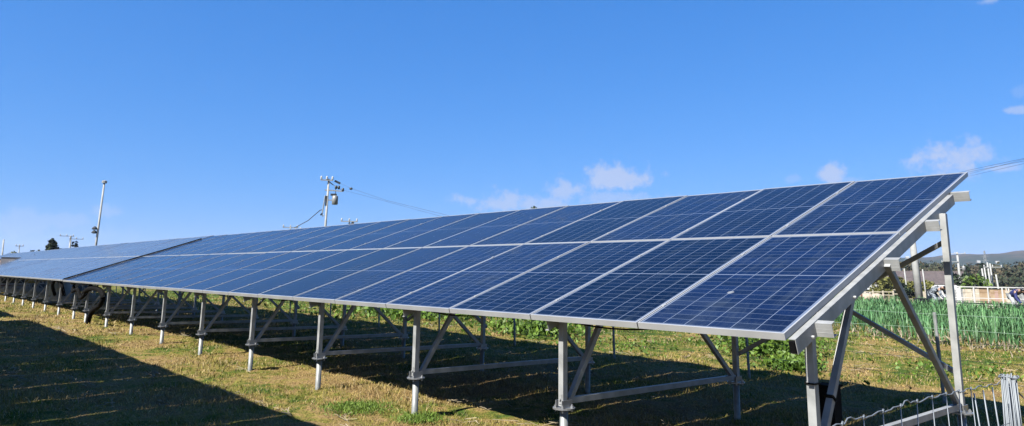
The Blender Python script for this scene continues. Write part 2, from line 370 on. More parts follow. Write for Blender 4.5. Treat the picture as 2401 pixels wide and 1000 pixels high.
def post_m():
    b = MB(); b.channel((0, 0, 0), (0, 0, 1), .05, .05, .005, up=(1, 0, 0), open_side=1); return b
def frame_meshes():
    D = {}
    # ground screw with welded flange
    b = MB(); b.tube([(0, 0, -.78), (0, 0, -.008)], .030, 14); D['pile'] = b.mesh('ground_screw', GALVP)
    for p in D['pile'].polygons: p.use_smooth = len(p.vertices) == 4
    b = MB(); b.tube([(0, 0, -.010), (0, 0, 0)], .083, 18)
    for a in range(4):
        c, s_ = math.cos(a * math.pi / 2 + .6) * .06, math.sin(a * math.pi / 2 + .6) * .06
        b.tube([(c, s_, -.03), (c, s_, .022)], .008, 6); b.tube([(c, s_, 0.0005), (c, s_, .012)], .014, 6)
    b.box((-.031, .0, .028), (.006, .11, .05)); b.box((.031, 0, .028), (.006, .11, .05))
    D['flange'] = b.mesh('flange', BOLT)
    yf, yr, zf, zr = .2, 2.6, .34, .31      # flange tops, root-relative
    def rbot(y): return pt(y, .118).z
    b = MB(); b.bar((0, yf - .01, zf + .01), (0, yf - .01, rbot(yf) + .02), .047, .047, up=(0, -1, 0)); b.box((0, yf - .036, zf + .06), (.03, .006, .07)); b.tube([(0, yf - .05, zf + .06), (0, yf - .03, zf + .06)], .009, 6); D['fpost'] = b.mesh('post', GALV)
    b = MB(); b.bar((0, yr + .01, zr + .01), (0, yr + .01, rbot(yr) + .02), .047, .047, up=(0, 1, 0)); D['rpost'] = b.mesh('post', GALV)
    b = MB(); p0, p1 = Vector((0, yf + .06, zf + .05)), Vector((0, .80, rbot(.80) + .03)); b.bar(p0, p1, .038, .038, up=(0, -1, .3)); D['fstrut'] = b.mesh('strut', GALV)
    b = MB(); p0, p1 = Vector((0, yr - .06, zr + .05)), Vector((0, 1.36, rbot(1.36) + .03)); b.bar(p0, p1, .038, .038, up=(0, 1, .3)); D['rstrut'] = b.mesh('strut', GALV)
    b = MB(); b.channel((0, yf + .03, zf + .045), (0, yr - .03, zr + .045), .04, .042, .004, up=(0, 0, 1), open_side=-1); D['beam'] = b.mesh('tie_beam', GALV)
    b = MB(); a0, a1 = pt(.02, .080), pt(2.98, .080); b.channel(a0, a1, .040, .085, .004, up=(0, 0, 1), open_side=-1)
    for yy in (.2, .8, 1.36, 2.6):
        q = pt(yy, .10); b.tube([(q.x + .0, q.y, q.z), (q.x + .035, q.y, q.z)], .009, 6)
    D['rafter'] = b.mesh('rafter', GALV)
    return D, yf, yr, zf, zr
FM, YF, YR, ZF, ZR = frame_meshes()
TIE = MB(); TIE.box((0, 0, 0), (.062, .062, .009)); TIEM = TIE.mesh('cable_tie', BLACK)

def array(label, X0, n, frames, dy=0, dz=0, cross=True, ties=False, sheen_dust=False, pend=.135):
    root = thing('solar_array', label, 'solar array', (X0, dy, -1.0 + dz), 'rows of ground mounted solar panels')
    for j in range(2):
        for i in range(n):
            d = link('solar_panel', PGD if sheen_dust else PG, root, (-(i + 1) + .0155, (j * L + .011) * CT, (j * L + .011) * ST + 1.0), (TH + random.gauss(0, .0012), random.gauss(0, .0012), 0))
            link('panel_frame', PF, d)
    for yy in (.28, 1.36, 2.24, 3.08):
        b = MB(); p = pt(yy, .084); b.channel((-n - .05, p.y, p.z), (pend, p.y, p.z), .045, .080, .004, up=(0, -ST, CT), open_side=-1)
        for q in (-.02, .0, .02): b.box((-n / 2 + pend / 2 - .025, p.y - .0230 - q * ST, p.z + q), (n + pend + .04, .0016, .004))
        obj('purlin', b, GALV, root)
    for xk in frames:
        for yy, zz, po, st in ((YF, ZF, 'fpost', 'fstrut'), (YR, ZR, 'rpost', 'rstrut')):
            xo = xk - (.052 if (yy == YF and ties) and xk == frames[0] else 0)
            yo = .08 if xo != xk else 0
            o = link('ground_screw', FM['pile'], root, (xo, yy + yo, zz)); link('flange', FM['flange'], o)
            o = link('post', FM[po], root, (xo, yo, 0)); link('strut', FM[st], root, (xo, yo, 0))
        link('tie_beam', FM['beam'], root, (xk, 0, 0)); link('rafter', FM['rafter'], root, (xk - .040, 0, 0))
    if cross:
        for a in range(0, len(frames) - 1, 3 if len(frames) > 3 else 1):
            xa, xb = frames[a], frames[a + 1]
            b = MB(); b.bar((xa - .02, YR + .045, 1.60), (xb + .02, YR + .045, .57), .035, .035, (0, 1, 0)); obj('cross_brace', b, GALV, root)
            b = MB(); b.bar((xa - .02, YR + .085, .58), (xb + .02, YR + .085, 1.62), .035, .035, (0, 1, 0)); obj('cross_brace', b, GALV, root)
    if ties:
        for yy, zz in ((YF + .07, .98), (YF + .07, .72)): link('cable_tie', TIEM, root, (frames[0] - .052, yy, zz))
        t = link('cable_tie', TIEM, root, (frames[0] - .052, .48, .62), (rad(-38), 0, 0))
    return root
fr1 = [.06 - 1.899 * k for k in range(10)] + [-18.3]
A1 = array('nearest row of blue solar panels on galvanised posts, its open end at the right', 0, 19, fr1, ties=True)
x2 = -19.05
fr2 = [-20.12 - x2 - 1.9 * k for k in range(11)]
A2 = array('solar panel row past the dark gap, left of the nearest row', x2, 21, fr2, dz=.012, sheen_dust=True, pend=-.01)
x3 = -40.55
A3 = array('farthest greyish solar panel row at the left edge of the photo', x3, 18, [-.9 - 1.9 * k for k in range(9)], dz=-.02, sheen_dust=True)
# the next rows toward the sun, outside the frame: they cast the shade in the foreground
for X0, n in ((-3.55, 15), (-19.35, 20)):
    array('solar panel row outside the photo whose shade covers the near grass', X0, n, [-.6 - 1.9 * k for k in range(8 if n == 15 else 10)], dy=-3.65 - 3.645, dz=.74, cross=False)

b = MB(); b.tube([pt(.02, -.012, .022), pt(1.2, -.018, .022), pt(2.3, -.01, .022), pt(3.3, -.012, .022)], .014, 6); obj('gap_line_strip', b, BLACK, A2)  # black strip added to draw the dark line of the gap between rows
for k in range(9):
    xk_ = -.75 - 1.9 * k; b = MB(); sg = random.uniform(.05, .13)
    b.tube([pt(.34 + .02 * math.sin(t * 5), .10 + sg * 4 * t * (1 - t), xk_ - 1.5 * t) for t in np.linspace(0, 1, 12)], .0065, 5); obj('module_cable', b, BLACK, A1)
    b = MB(); q = pt(.36, .15, xk_ - .75); b.box(q, (.11, .05, .035)); obj('cable_connector', b, BLACK, A1)
# black block standing for the shaded hollow of the open rafter, cable and conduit
b = MB(); q = pt(.02, .080); b.box((.020, q.y - .006, q.z), (.032, .02, .066), Matrix.Rotation(TH, 3, 'X')); obj('rafter_hollow_shade', b, BLACK, A1)
b = MB(); b.tube([(.02, .26, 1.02 - .55), (-.03, .30, .40), (-.05, .3, .28), (0.0, .26, .22), (.05, .22, .30)], .006, 6)
o = obj('earth_cable', b, WHITE, A1)
b = MB(); b.box((-.06, .62, .46), (.10, .10, .40)); b.box((-.06, .565, .52), (.07, .012, .14)); b.box((-.06, .62, .67), (.12, .12, .012)); o = obj('dark_block', b, BLACK, A1)  # plain black block filling a dark area behind the end post

def conduit(label, pts, r):
    # smooth corrugated hose
    P = [Vector(p) for p in pts]; out = []
    for i in range(len(P) - 1):
        p0 = P[max(i - 1, 0)]; p1 = P[i]; p2 = P[i + 1]; p3 = P[min(i + 2, len(P) - 1)]
        for t in np.linspace(0, 1, 14, endpoint=False):
            out.append(.5 * ((2 * p1) + (-p0 + p2) * t + (2 * p0 - 5 * p1 + 4 * p2 - p3) * t * t + (-p0 + 3 * p1 - 3 * p2 + p3) * t ** 3))
    b = MB(); b.tube(out, [r * (1.08 if i % 2 else .92) for i in range(len(out))], 9)
    tag(obj('cable_conduit', b, BLACK, None, True), label, 'conduit', 'black corrugated cable conduits')
conduit('thick black conduit arching down to the ground between the front posts', [(-17.2, .12, -.30), (-16.7, .1, -.18), (-16.1, .1, -.13), (-15.5, .1, -.17), (-15.2, .1, -.30), (-15.4, .1, -.46), (-16.0, .1, -.62), (-16.25, .1, -.80), (-16.3, .1, -.97)], .052)
conduit('black conduit looped under the gap between the two panel rows', [(-20.9, .2, -.42), (-20.75, .1, -.2), (-20.4, .06, -.02), (-19.9, .1, -.05), (-19.6, .12, -.2), (-19.7, .2, -.4)], .042)
conduit('black conduit tangle hanging beside the arching one under the near row', [(-18.6, .2, -.08), (-18.2, .1, -.25), (-17.7, .1, -.2), (-17.3, .1, -.38), (-16.9, .12, -.25), (-16.9, .2, -.06)], .04)

# ------------------------------------------------------------------ rear netting fence
def rear_fence():
    root = thing('netting_fence', 'low pale green wire netting fence on thin posts behind the panel rows', 'fence', (0, 0, 0))
    x = 1.6
    while x > -42:
        zg = float(gz(x, 5.25)); b = MB(); tilt = random.uniform(-.02, .02)
        b.tube([(x + .04, 5.25, zg - .2), (x + tilt, 5.25, -.06)], .019, 8); obj('post', b, GALVP, root); x -= 2.33 if x < 0 else 2.5
    b = MB()
    for z in (-.075, -.24, -.38, -.56, -.76):
        P = [(xx, 5.235, z + .008 * math.sin(xx * 1.7 + z * 9)) for xx in np.arange(-42, 6, .6)]
        b.tube(P, .0022, 4, False)
    for xx in np.arange(-42, 6, .3): b.tube([(xx, 5.235, -.95), (xx + random.uniform(-.02, .02), 5.235, -.075)], .0014, 3, False)
    obj('wire_netting', b, NETW, root)
rear_fence()

# ------------------------------------------------------------------ galvanised mesh fence, right foreground
def front_fence():
    root = thing('wire_mesh_fence', 'galvanised wire mesh fence sagging beside the open end of the nearest panel row', 'fence', (1.0, -1.2, -1.05))
    ox, oy, oz = 1.0, -1.2, -1.05
    b = MB(); yy = -2.9; P = []
    ztop = lambda y: -.100 - .012 * max(0, (y + 1.2)) - .02 * max(0, y + .9)
    y = -2.9; step_y = .146
    pts = []
    ks = np.arange(-2.9, -.08, step_y / 6)
    for i, y in enumerate(ks):
        ph = i % 6
        z = ztop(y) + (.003 if ph < 3 else -.003) + random.uniform(-.002, .002)
        if abs(y + 1.62) < .03 or abs(y + 1.18) < .02: z += .014
        pts.append((0, y - oy, z - oz))
    b.tube(pts, .0021, 6)
    obj('top_wire', b, WIRE, root, True)
    for k, y in enumerate(np.arange(-2.84, -.42, step_y)):
        b = MB(); dx = random.uniform(-.012, .012); lean = .03 * (1 if y > -.75 else 0)
        zz = ztop(y) - oz
        b.tube([(0, y - oy, zz + .004), (dx, y - oy + lean * .5, zz - .45), (dx * 1.3, y - oy + lean, -.05)], .0017, 6)
        b.tube([(.0, y - oy - .006, zz - .004), (0, y - oy + .006, zz + .006)], .0034, 6)
        obj('stay_wire', b, WIRE, root, True)
    for z in (-.30, -.48, -.66, -.84):
        b = MB(); b.tube([(.004, y - oy, z - oz - .02 * math.sin(y * 2)) for y in np.arange(-2.9, -.02, .07)], .0016, 5); obj('line_wire', b, WIRE, root, True)
    # loose end of the mesh: bent stays leaning toward the post
    for y, t, l_ in ((-.47, .10, -.13), (-.35, .09, -.10), (-.22, .07, -.08)):
        b = MB(); b.tube([(.0, y - oy, -.135 - oz), (.01, y - oy + t * .4, -.45 - oz), (.02, y - oy + t, -.98 - oz)], .003, 6); obj('stay_wire', b, WIRE, root, True)
    return root
front_fence()
def bundle_post():
    root = thing('mesh_roll', 'upright galvanised post wrapped in a bundle of rolled fence wires at the right edge', 'fence post', (1.0, .04, -1.05))
    b = MB(); b.tube([(0, 0, -.1), (0, .02, .93)], .024, 10); obj('post', b, GALVP, root, True)
    for k in range(34):
        a = random.uniform(0, 2 * math.pi); r = .018 + .022 * random.random() ** .6; top = .95 - random.uniform(0, .03)
        c, s_ = math.cos(a), math.sin(a); sp = random.uniform(1.0, 1.3); b = MB()
        b.tube([(c * r * .8, s_ * r * 1.15, top), (c * r * .95 + random.gauss(0, .003), s_ * r * 1.2, top - .3), (c * r * sp, s_ * r * sp * 1.2, .3), (c * r * sp, s_ * r * sp * 1.3, -.04)], .0030, 5)
        obj('rolled_wire', b, WIRE, root, True)
    for z in (.935, .72, .4):
        b = MB(); b.tube([(math.cos(t) * .036, math.sin(t) * .044, z + .004 * math.sin(3 * t)) for t in np.linspace(0, 2 * math.pi, 18)], .0032, 5)
        obj('binding_wire', b, WIRE, root, True)
bundle_post()
b = MB(); p = Vector((.95, .95, -1.0))
root = thing('fence_stake', 'short pale stake half out of frame at the right edge', 'stake', (1.15, .75, -1.05))
b.tube([(0, 0, -.1), (.01, .02, .80)], .02, 8); b.tube([(0.01, .02, .80), (.01, .02, .83)], [.024, .018], 8); obj('stake', b, GALVP, root, True)
b = MB(); b.tube([(0, 0, .7), (-.1, -.4, .73), (-.15, -.7, .90)], .003, 5); obj('tie_wire', b, WIRE, root, True)

# ------------------------------------------------------------------ weeds and dead stalks
def leafmesh(name, P, size, matl, up=.6, elong=2.0):
    """P (N,3) leaf centres -> quads with random tilt"""
    n = len(P); d = rng.normal(size=(n, 3)); d[:, 2] += up; d /= np.linalg.norm(d, axis=1)[:, None]
    e = rng.normal(size=(n, 3)); s_ = np.cross(d, e); s_ /= np.linalg.norm(s_, axis=1)[:, None]
    sz = (size * rng.uniform(.6, 1.4, n))[:, None]
    a = d * sz * elong / 2; w = s_ * sz / 2; mid = np.cross(d, s_) * sz * .15
    v = np.stack([P - a, P - w + mid, P + a, P + w + mid], 1).reshape(-1, 3)
    return raw_mesh(name, v, np.arange(n * 4).reshape(n, 4), matl, 4)
WEED = noise_mat('broad_leaf_weed', (.10, .22, .02), (.27, .44, .05), 3, .6, coord='World', island=.35, trans=.3)
GRASSY = noise_mat('fresh_grass', (.16, .30, .02), (.30, .44, .06), 3, .7, coord='World', island=.35, trans=.3)
def weed_clump(label, x, y, r, h, n, size=.05, matl=None, el=1.8):
    zg = float(gz(x, y)); q = rng.normal(size=(n, 3)) * .5; q[:, 2] = np.abs(q[:, 2]) ** .8
    P = q * np.array([r, r, h]) + np.array([x, y, zg + .01])
    P[:, 2] = np.maximum(P[:, 2] * 1, zg + .01)
    tag(link('weed_clump', leafmesh('weed_clump', P, size, matl or WEED, .9 if el < 3 else 1.6, el)), label, 'weeds', 'clumps of green weeds in the dry grass')
weed_clump('tall bright green weeds behind the second frame, seen under the panel edge', -4.55, 8.3, .75, .40, 2800, .045)
weed_clump('low dark green weeds just left of the end post, at the shade line', -3.2, 6.5, .34, .16, 1900, .04)
weed_clump('small green grass tuft in the sunny strip between second and third near posts', -4.35, -.05, .30, .045, 2600, .007, GRASSY, 5)
weed_clump('green tuft around the foot of the second near post', -3.55, .12, .20, .05, 1500, .007, GRASSY, 5)
weed_clump('bushy dark weeds at the shade line behind the middle of the near row', -9.2, 7.2, 1.0, .35, 1700, .06)
weed_clump('broad patch of green weeds behind the left half of the near row', -15.0, 8.5, 2.4, .4, 2600, .08)
# ground cover of weeds along the far verge
n = 30000; X = rng.uniform(-40, 3, n); Yq = rng.uniform(5.6, 14, n)
msk = np.sin(X * .9 + Yq * .7) * np.sin(X * .37 - Yq * 1.1 + 2) + rng.normal(0, .35, n) + .018 * (-X) > .55
X, Yq = X[msk], Yq[msk]; P = np.stack([X, Yq, gz(X, Yq) + rng.uniform(0, .10, len(X))], 1)
tag(link('verge_weeds', leafmesh('verge_weeds', P, .038, WEED, 1.0, 1.6)), 'low green weeds spread through the grass verge behind the panels', 'weeds', kind='stuff')
DRY = noise_mat('dead_stalk', (.34, .27, .17), (.52, .45, .33), 5, .8, coord='World', island=.25)
n = 5200; X = rng.uniform(-9, 3, n); Yq = rng.uniform(8.5, 15.5, n)
msk = (np.abs(Yq - (12.3 - .56 * (X + 1))) < 1.3) & (rng.random(n) < .8); X, Yq = X[msk], Yq[msk]
P = np.stack([X, Yq, gz(X, Yq) + rng.uniform(0, .22, len(X))], 1)
tag(link('dead_grass', leafmesh('dead_grass', P, .022, DRY, 1.8, 7)), 'pale dead grass stems fringing the near edge of the leek field', 'dead grass', kind='stuff')
# dead tuft by the wire fence
q = rng.normal(size=(500, 3)) * np.array([.13, .20, .10]); P = q + np.array([.55, .75, -.92]); P[:, 2] = np.maximum(P[:, 2], -1.02)
tag(link('dead_weed', leafmesh('dead_weed', P, .012, DRY, .6, 7)), 'tangled dead weed behind the sagging wire mesh fence', 'dead weed')

# ------------------------------------------------------------------ leek field
LEEK = noise_mat('leek_leaf', (.12, .33, .12), (.28, .54, .22), 1.4, .5, coord='World', island=.45, trans=.3, pos=(.3, .7))
def leeks():
    rows = []; e = Vector((4.8, -2.7)).normalized(); nrm = Vector((-e.y, e.x)); o = Vector((-1.8, 12.6))
    for r in range(12):
        rows.append([o + nrm * (r * .82) + e * t for t in np.arange(-26, 9, .11)])
    Pp = np.array([(p.x + random.gauss(0, .03), p.y + random.gauss(0, .06)) for R in rows for p in R])
    D = np.hypot(Pp[:, 0] - 1.9, Pp[:, 1] + 3.7); az = np.degrees(np.arctan2(Pp[:, 1] + 3.74, -(Pp[:, 0] - 1.9)))
    Pp = Pp[(az > 48) & (rng.random(len(Pp)) < np.clip(26 / D, .45, 1))]
    n = len(Pp); K = 8; V = []; 
    P = np.repeat(Pp, K, 0); m_ = len(P); z = gz(P[:, 0], P[:, 1]) + .02
    a = rng.uniform(0, 2 * np.pi, m_); h = rng.uniform(.30, .60, m_) * (.9 + .22 * np.sin(P[:, 0] * 1.9 + P[:, 1] * .7) * np.sin(P[:, 1] * 1.3 - P[:, 0] * .4)); out = rng.uniform(.04, .26, m_); w = rng.uniform(.014, .026, m_) * np.clip(np.hypot(P[:, 0], P[:, 1]) / 18, 1, 1.8)
    dx, dy = np.cos(a), np.sin(a); sx_, sy_ = -dy * w / 2, dx * w / 2
    lv = []
    for t, hz, wd in ((0, .1, .7), (.35, .62, 1.0), (.75, 1.0, .75), (1.15, .92, .08)):
        cx, cy_, cz = P[:, 0] + dx * out * t, P[:, 1] + dy * out * t, z + h * hz
        lv.append(np.stack([cx - sx_ * wd, cy_ - sy_ * wd, cz], 1)); lv.append(np.stack([cx + sx_ * wd, cy_ + sy_ * wd, cz], 1))
    V = np.stack(lv, 1).reshape(-1, 3); k = np.arange(m_)[:, None] * 8
    Q = np.concatenate([k + np.array([[0, 1, 3, 2]]), k + np.array([[2, 3, 5, 4]]), k + np.array([[4, 5, 7, 6]])])
    return raw_mesh('leek_field', V, Q, LEEK, 4)
tag(link('leek_field', leeks()), 'field of upright blue green leeks beyond the wire netting', 'leek field', kind='stuff')

# ------------------------------------------------------------------ trees
BARK = noise_mat('bark', (.05, .035, .025), (.12, .09, .06), 6, .9)
LEAFS = {'dark': noise_mat('dark_foliage', (.012, .030, .010), (.035, .070, .016), .8, .7, coord='World', island=.4),
         'bright': noise_mat('bright_foliage', (.05, .12, .01), (.14, .23, .015), .8, .7, coord='World', island=.35),
         'olive': noise_mat('yellow_green_foliage', (.12, .13, .012), (.24, .24, .03), .8, .7, coord='World', island=.3)}
def tree(name, label, base, h, r, kind, n=900, conical=False, group=None, ls=.25):
    base = Vector(base); root = thing(name, label, 'tree', base, group)
    b = MB(); b.tube([(0, 0, -.1), (.05 * r, 0, h * .35), (0, .04 * r, h * .8)], [h * .035, h * .024, h * .008], 8)
    for k in range(7):
        a = k * 2.4; z0 = h * (.25 + .07 * k); b.tube([(0, 0, z0), (math.cos(a) * r * .6, math.sin(a) * r * .6, z0 + h * .12)], [h * .013, h * .004], 5)
    obj('trunk', b, BARK, root, True)
    P = []
    cl = []
    for k in range(26):
        t = rng.random(); zz = .18 + .8 * t
        rr = r * (1.05 - zz) * 1.25 if conical else r * math.sqrt(max(.05, 1 - ((zz - .6) / .46) ** 2))
        a = rng.uniform(0, 2 * np.pi); q = rng.uniform(.3, 1) * rr; cl.append((math.cos(a) * q, math.sin(a) * q, zz * h, (.18 if conical else .32) * r * rng.uniform(.6, 1.3)))
    for i in range(n):
        c = cl[i % len(cl)]; d = rng.normal(size=3); d /= np.linalg.norm(d); q = c[3] * rng.uniform(.5, 1.1)
        P.append((c[0] + d[0] * q, c[1] + d[1] * q, c[2] + d[2] * q * .85))
    link('crown', leafmesh('crown', np.array(P), ls, LEAFS[kind], .2, 1.3), root)
    return root
def gbase(px, D):
    p = at(px, 600, D); p.z = float(gz(p.x, p.y)); return p
def hfor(px, py, D): return at(px, py, D).z - gbase(px, D).z

tree('conifer_tree', 'dark leaning evergreen peeking above the left panel row', gbase(122, 110), hfor(124, 561, 110), 1.9, 'dark', 1300, True, ls=.3)
tree('low_tree', 'dark low tree peeking over the panels left of the evergreen', gbase(62, 130), hfor(66, 577, 130), 2.6, 'dark', 1500, ls=.35)
tree('small_tree', 'small dark tree at the foot of the short far pole', gbase(169, 150), hfor(169, 569, 150), 1.2, 'dark', 400, ls=.3)
tree('tree_top', 'tiny green tree top peeking over the panel ridge below the clouds', gbase(1248, 70), hfor(1248, 484, 70), 1.0, 'dark', 500, ls=.16)
for px, py, D, r, kd, lb in ((2250, 645, 140, 2.3, 'dark', 'round dark green tree behind the pale shed, left one'), (2281, 652, 120, 1.9, 'bright', 'round bright green tree right of the dark round tree'),
                             (2064, 656, 150, 2.4, 'olive', 'yellow green shrub tree in front of the brown roof, leftmost'), (2094, 654, 165, 2.6, 'olive', 'yellow green tree beside the near strut in front of the brown roof'),
                             (2133, 662, 170, 2.1, 'olive', 'yellow green tree left of the concrete pole'), (2166, 664, 170, 2.2, 'olive', 'yellow green tree right of the concrete pole'),
                             (2108, 668, 130, 1.2, 'dark', 'small dark shrub tree between the yellow green ones')):
    tree('round_tree', lb, gbase(px, D), hfor(px, py, D), r, kd, 900, ls=.38, group='trees among the farm buildings')
for px, py, D, lb in ((2264, 620, 260, 'dark pointed tree on the wooded rise right of the rear post'), (2301, 619, 265, 'dark pointed tree behind the cluster of pale poles'), (2228, 628, 270, 'dark pointed tree hidden partly by the rear post')):
    tree('pointed_tree', lb, gbase(px, D), hfor(px, py, D), 2.6, 'dark', 800, True, ls=.6, group='pointed trees in the wood')

# far wood as one mass
WOOD = noise_mat('mixed_autumn_wood', (.025, .048, .014), (.13, .10, .05), .045, .9, coord='World', island=.3, pos=(.38, .62))
def wood():
    P = []
    for k in range(700):
        px = random.uniform(1500, 2800); D = random.uniform(270, 520); b0 = gbase(px, D)
        hh = random.uniform(8.5, 11.5) * (D / 330) + 1.6 * math.sin(px * .013); r = random.uniform(3, 6)
        for i in range(90):
            d = rng.normal(size=3); d /= np.linalg.norm(d); q = rng.uniform(.75, 1.05)
            P.append((b0.x + d[0] * r * q, b0.y + d[1] * r * q, b0.z + hh * .5 + d[2] * hh * .5 * q))
    return leafmesh('far_wood', np.array(P), 1.0, WOOD, .2, 1.2)
tag(link('far_wood', wood()), 'brown and green wood stretching below the far hills', 'wood', kind='stuff')
def hedge():
    P = []
    for k in range(260):
        px = random.uniform(-500, 900); D = random.uniform(60, 85); b0 = gbase(px, D)
        for i in range(40):
            d = rng.normal(size=3); d /= np.linalg.norm(d)
            P.append((b0.x + d[0] * 1.5, b0.y + d[1] * 1.5, b0.z + .8 + d[2] * .9))
    return leafmesh('far_hedge', np.array(P), .3, LEAFS['dark'], .2, 1.3)
tag(link('far_hedge', hedge()), 'dark scrub hedge glimpsed under the far panel rows', 'hedge', kind='stuff')

# ------------------------------------------------------------------ hills
def hills():
    M, nt, b = mat('wooded_hillside', rough=.95, spec=.1); lk = nt.links.new
    g_ = N(nt, 'ShaderNodeNewGeometry'); n1 = N(nt, 'ShaderNodeTexNoise', Scale=.014, Detail=9, Roughness=.75); mp = N(nt, 'ShaderNodeMapping'); mp.inputs['Scale'].default_value = (1, 1, 4)
    lk(g_.outputs['Position'], mp.inputs['Vector']); lk(mp.outputs[0], n1.inputs['Vector'])
    sp = N(nt, 'ShaderNodeSeparateXYZ'); lk(g_.outputs['Position'], sp.inputs[0])
    mr = N(nt, 'ShaderNodeMapRange'); mr.inputs['From Min'].default_value = 20; mr.inputs['From Max'].default_value = 95; mr.inputs['To Min'].default_value = -.22; mr.inputs['To Max'].default_value = .25
    lk(sp.outputs['Z'], mr.inputs['Value']); ad = N(nt, 'ShaderNodeMath', operation='ADD'); lk(mr.outputs[0], ad.inputs[0]); lk(n1.outputs['Fac'], ad.inputs[1])
    r = N(nt, 'ShaderNodeValToRGB'); e = r.color_ramp.elements; e[0].position = .36; e[0].color = (.009, .020, .010, 1); e[1].position = .66; e[1].color = (.046, .036, .024, 1)
    q = e.new(.5); q.color = (.016, .022, .012, 1); lk(ad.outputs[0], r.inputs['Fac']); lk(r.outputs[0], b.inputs['Base Color'])
    pxs = np.linspace(-900, 3600, 260); prof = np.interp(pxs, [-900, 0, 1500, 2000, 2100, 2150, 2200, 2250, 2300, 2350, 2401, 2600, 3000, 3600], [2, 4, 30, 46, 56, 56, 60, 66, 69, 69, 75, 84, 60, 40])
    Ds = [1500, 1700, 1900, 2100, 2300, 2500, 2800, 3200]; hs_ = [0, .12, .3, .52, .8, 1.0, .8, .1]
    V = []; 
    for D, hh in zip(Ds, hs_):
        for i, px in enumerate(pxs):
            d = ray(px, 655); azv = Vector((d[0], d[1], 0)).normalized(); top = .3 + prof[i] / F * 2500 * .76
            z = -8 + (top + 8) * hh
            if hh not in (0,): z += (8 * math.sin(i * .33 + D * .01) + 5 * math.sin(i * .81 + D * .02) + 3 * math.sin(i * 1.9)) * (.25 if hh == 1 else .8) * hh
            V.append((CW[0] + azv.x * D * (1 + 0), CW[1] + azv.y * D, z))
    n = len(pxs); Q = []
    for r_ in range(len(Ds) - 1):
        for i in range(n - 1): Q.append((r_ * n + i, r_ * n + i + 1, (r_ + 1) * n + i + 1, (r_ + 1) * n + i))
    me = raw_mesh('hills', np.array(V), np.array(Q), M, 4); me.polygons.foreach_set('use_smooth', [True] * len(me.polygons))
    return me
tag(link('hills', hills()), kind='structure')

# ------------------------------------------------------------------ buildings
ROOF_B = noise_mat('brown_tiled_roof', (.10, .08, .08), (.16, .125, .12), 1.5, .8); ROOF_G = noise_mat('grey_roof', (.09, .09, .10), (.15, .15, .16), 1.5, .7)
ROOF_P = noise_mat('faded_pink_roof', (.40, .25, .21), (.52, .36, .31), 1.0, .8); WALLW = noise_mat('weathered_white_wall', (.52, .52, .50), (.68, .67, .63), .8, .8)
GLZ, _, _ = mat('window_glass', (.03, .045, .06), .1)
TIN = noise_mat('grey_tin_sheet', (.30, .31, .31), (.42, .43, .42), 1.2, .5, .2); WOODP = noise_mat('weathered_board', (.34, .22, .12), (.55, .42, .27), 2, .8)
def facing(p): return math.atan2(p.y - CW[1], p.x - CW[0]) - math.pi / 2
def house(label, px, D, w, dep, wall_h, roof_h, roofm, wallm, group='far farm buildings', wins=3, name='farm_building', rzo=0.0):
    p = gbase(px, D); root = thing(name, label, 'building', p, group, facing(p) + rzo)
    b = MB(); b.box((0, 0, wall_h / 2), (w, dep, wall_h))
    k = len(b.v); b.v += [(-w / 2, -dep / 2, wall_h + .002), (-w / 2, dep / 2, wall_h + .002), (-w / 2, 0, wall_h + roof_h - .05), (w / 2, -dep / 2, wall_h + .002), (w / 2, dep / 2, wall_h + .002), (w / 2, 0, wall_h + roof_h - .05)]
    b.f += [(k, k + 1, k + 2), (k + 3, k + 5, k + 4)]
    obj('wall', b, wallm, root)
    b = MB(); o = .35
    for s_ in (-1, 1):
        sl = math.atan2(roof_h, dep / 2); ln = math.hypot(roof_h, dep / 2) + o
        M = Matrix.Rotation(-s_ * sl, 3, 'X'); c = Vector((0, s_ * (dep / 4 + o / 2 * math.cos(sl) * 1.0), wall_h + roof_h / 2 - o / 2 * math.sin(sl) + .07)); b.box(c, (w + 2 * o, ln, .10), M)
    b.bar((-w / 2 - o, 0, wall_h + roof_h + .09), (w / 2 + o, 0, wall_h + roof_h + .09), .3, .12); obj('roof', b, roofm, root)
    for i in range(wins):
        x = (i + .5) / wins * w - w / 2; wo = MB(); wo.box((x, -dep / 2 - .03, wall_h * .55), (min(1.4, w / wins * .5), .06, wall_h * .4)); wn = obj('window', wo, WHITE, root)
        wo = MB(); ww = min(1.4, w / wins * .5) - .14; wo.box((x - ww / 4, -dep / 2 - .065, wall_h * .55), (ww / 2 - .03, .02, wall_h * .4 - .14)); wo.box((x + ww / 4, -dep / 2 - .065, wall_h * .55), (ww / 2 - .03, .02, wall_h * .4 - .14)); obj('pane', wo, GLZ, wn)
    if wins:
        wo = MB(); wo.box((w * .5 / wins + (-w / 2) + w / wins * .5, -dep / 2 - .03, .95), (.9, .06, 1.9)); obj('door', wo, ROOF_G, root)
    return root
house('long low farm building with a wide brown roof behind the yellow green trees', 2122, 225, 26, 11, 3.2, 3.3, ROOF_B, WALLW, wins=7)
house('small house with a faded pink roof below the cluster of pale poles', 2322, 120, 3.8, 4, 2.1, .7, ROOF_P, WALLW, wins=2)
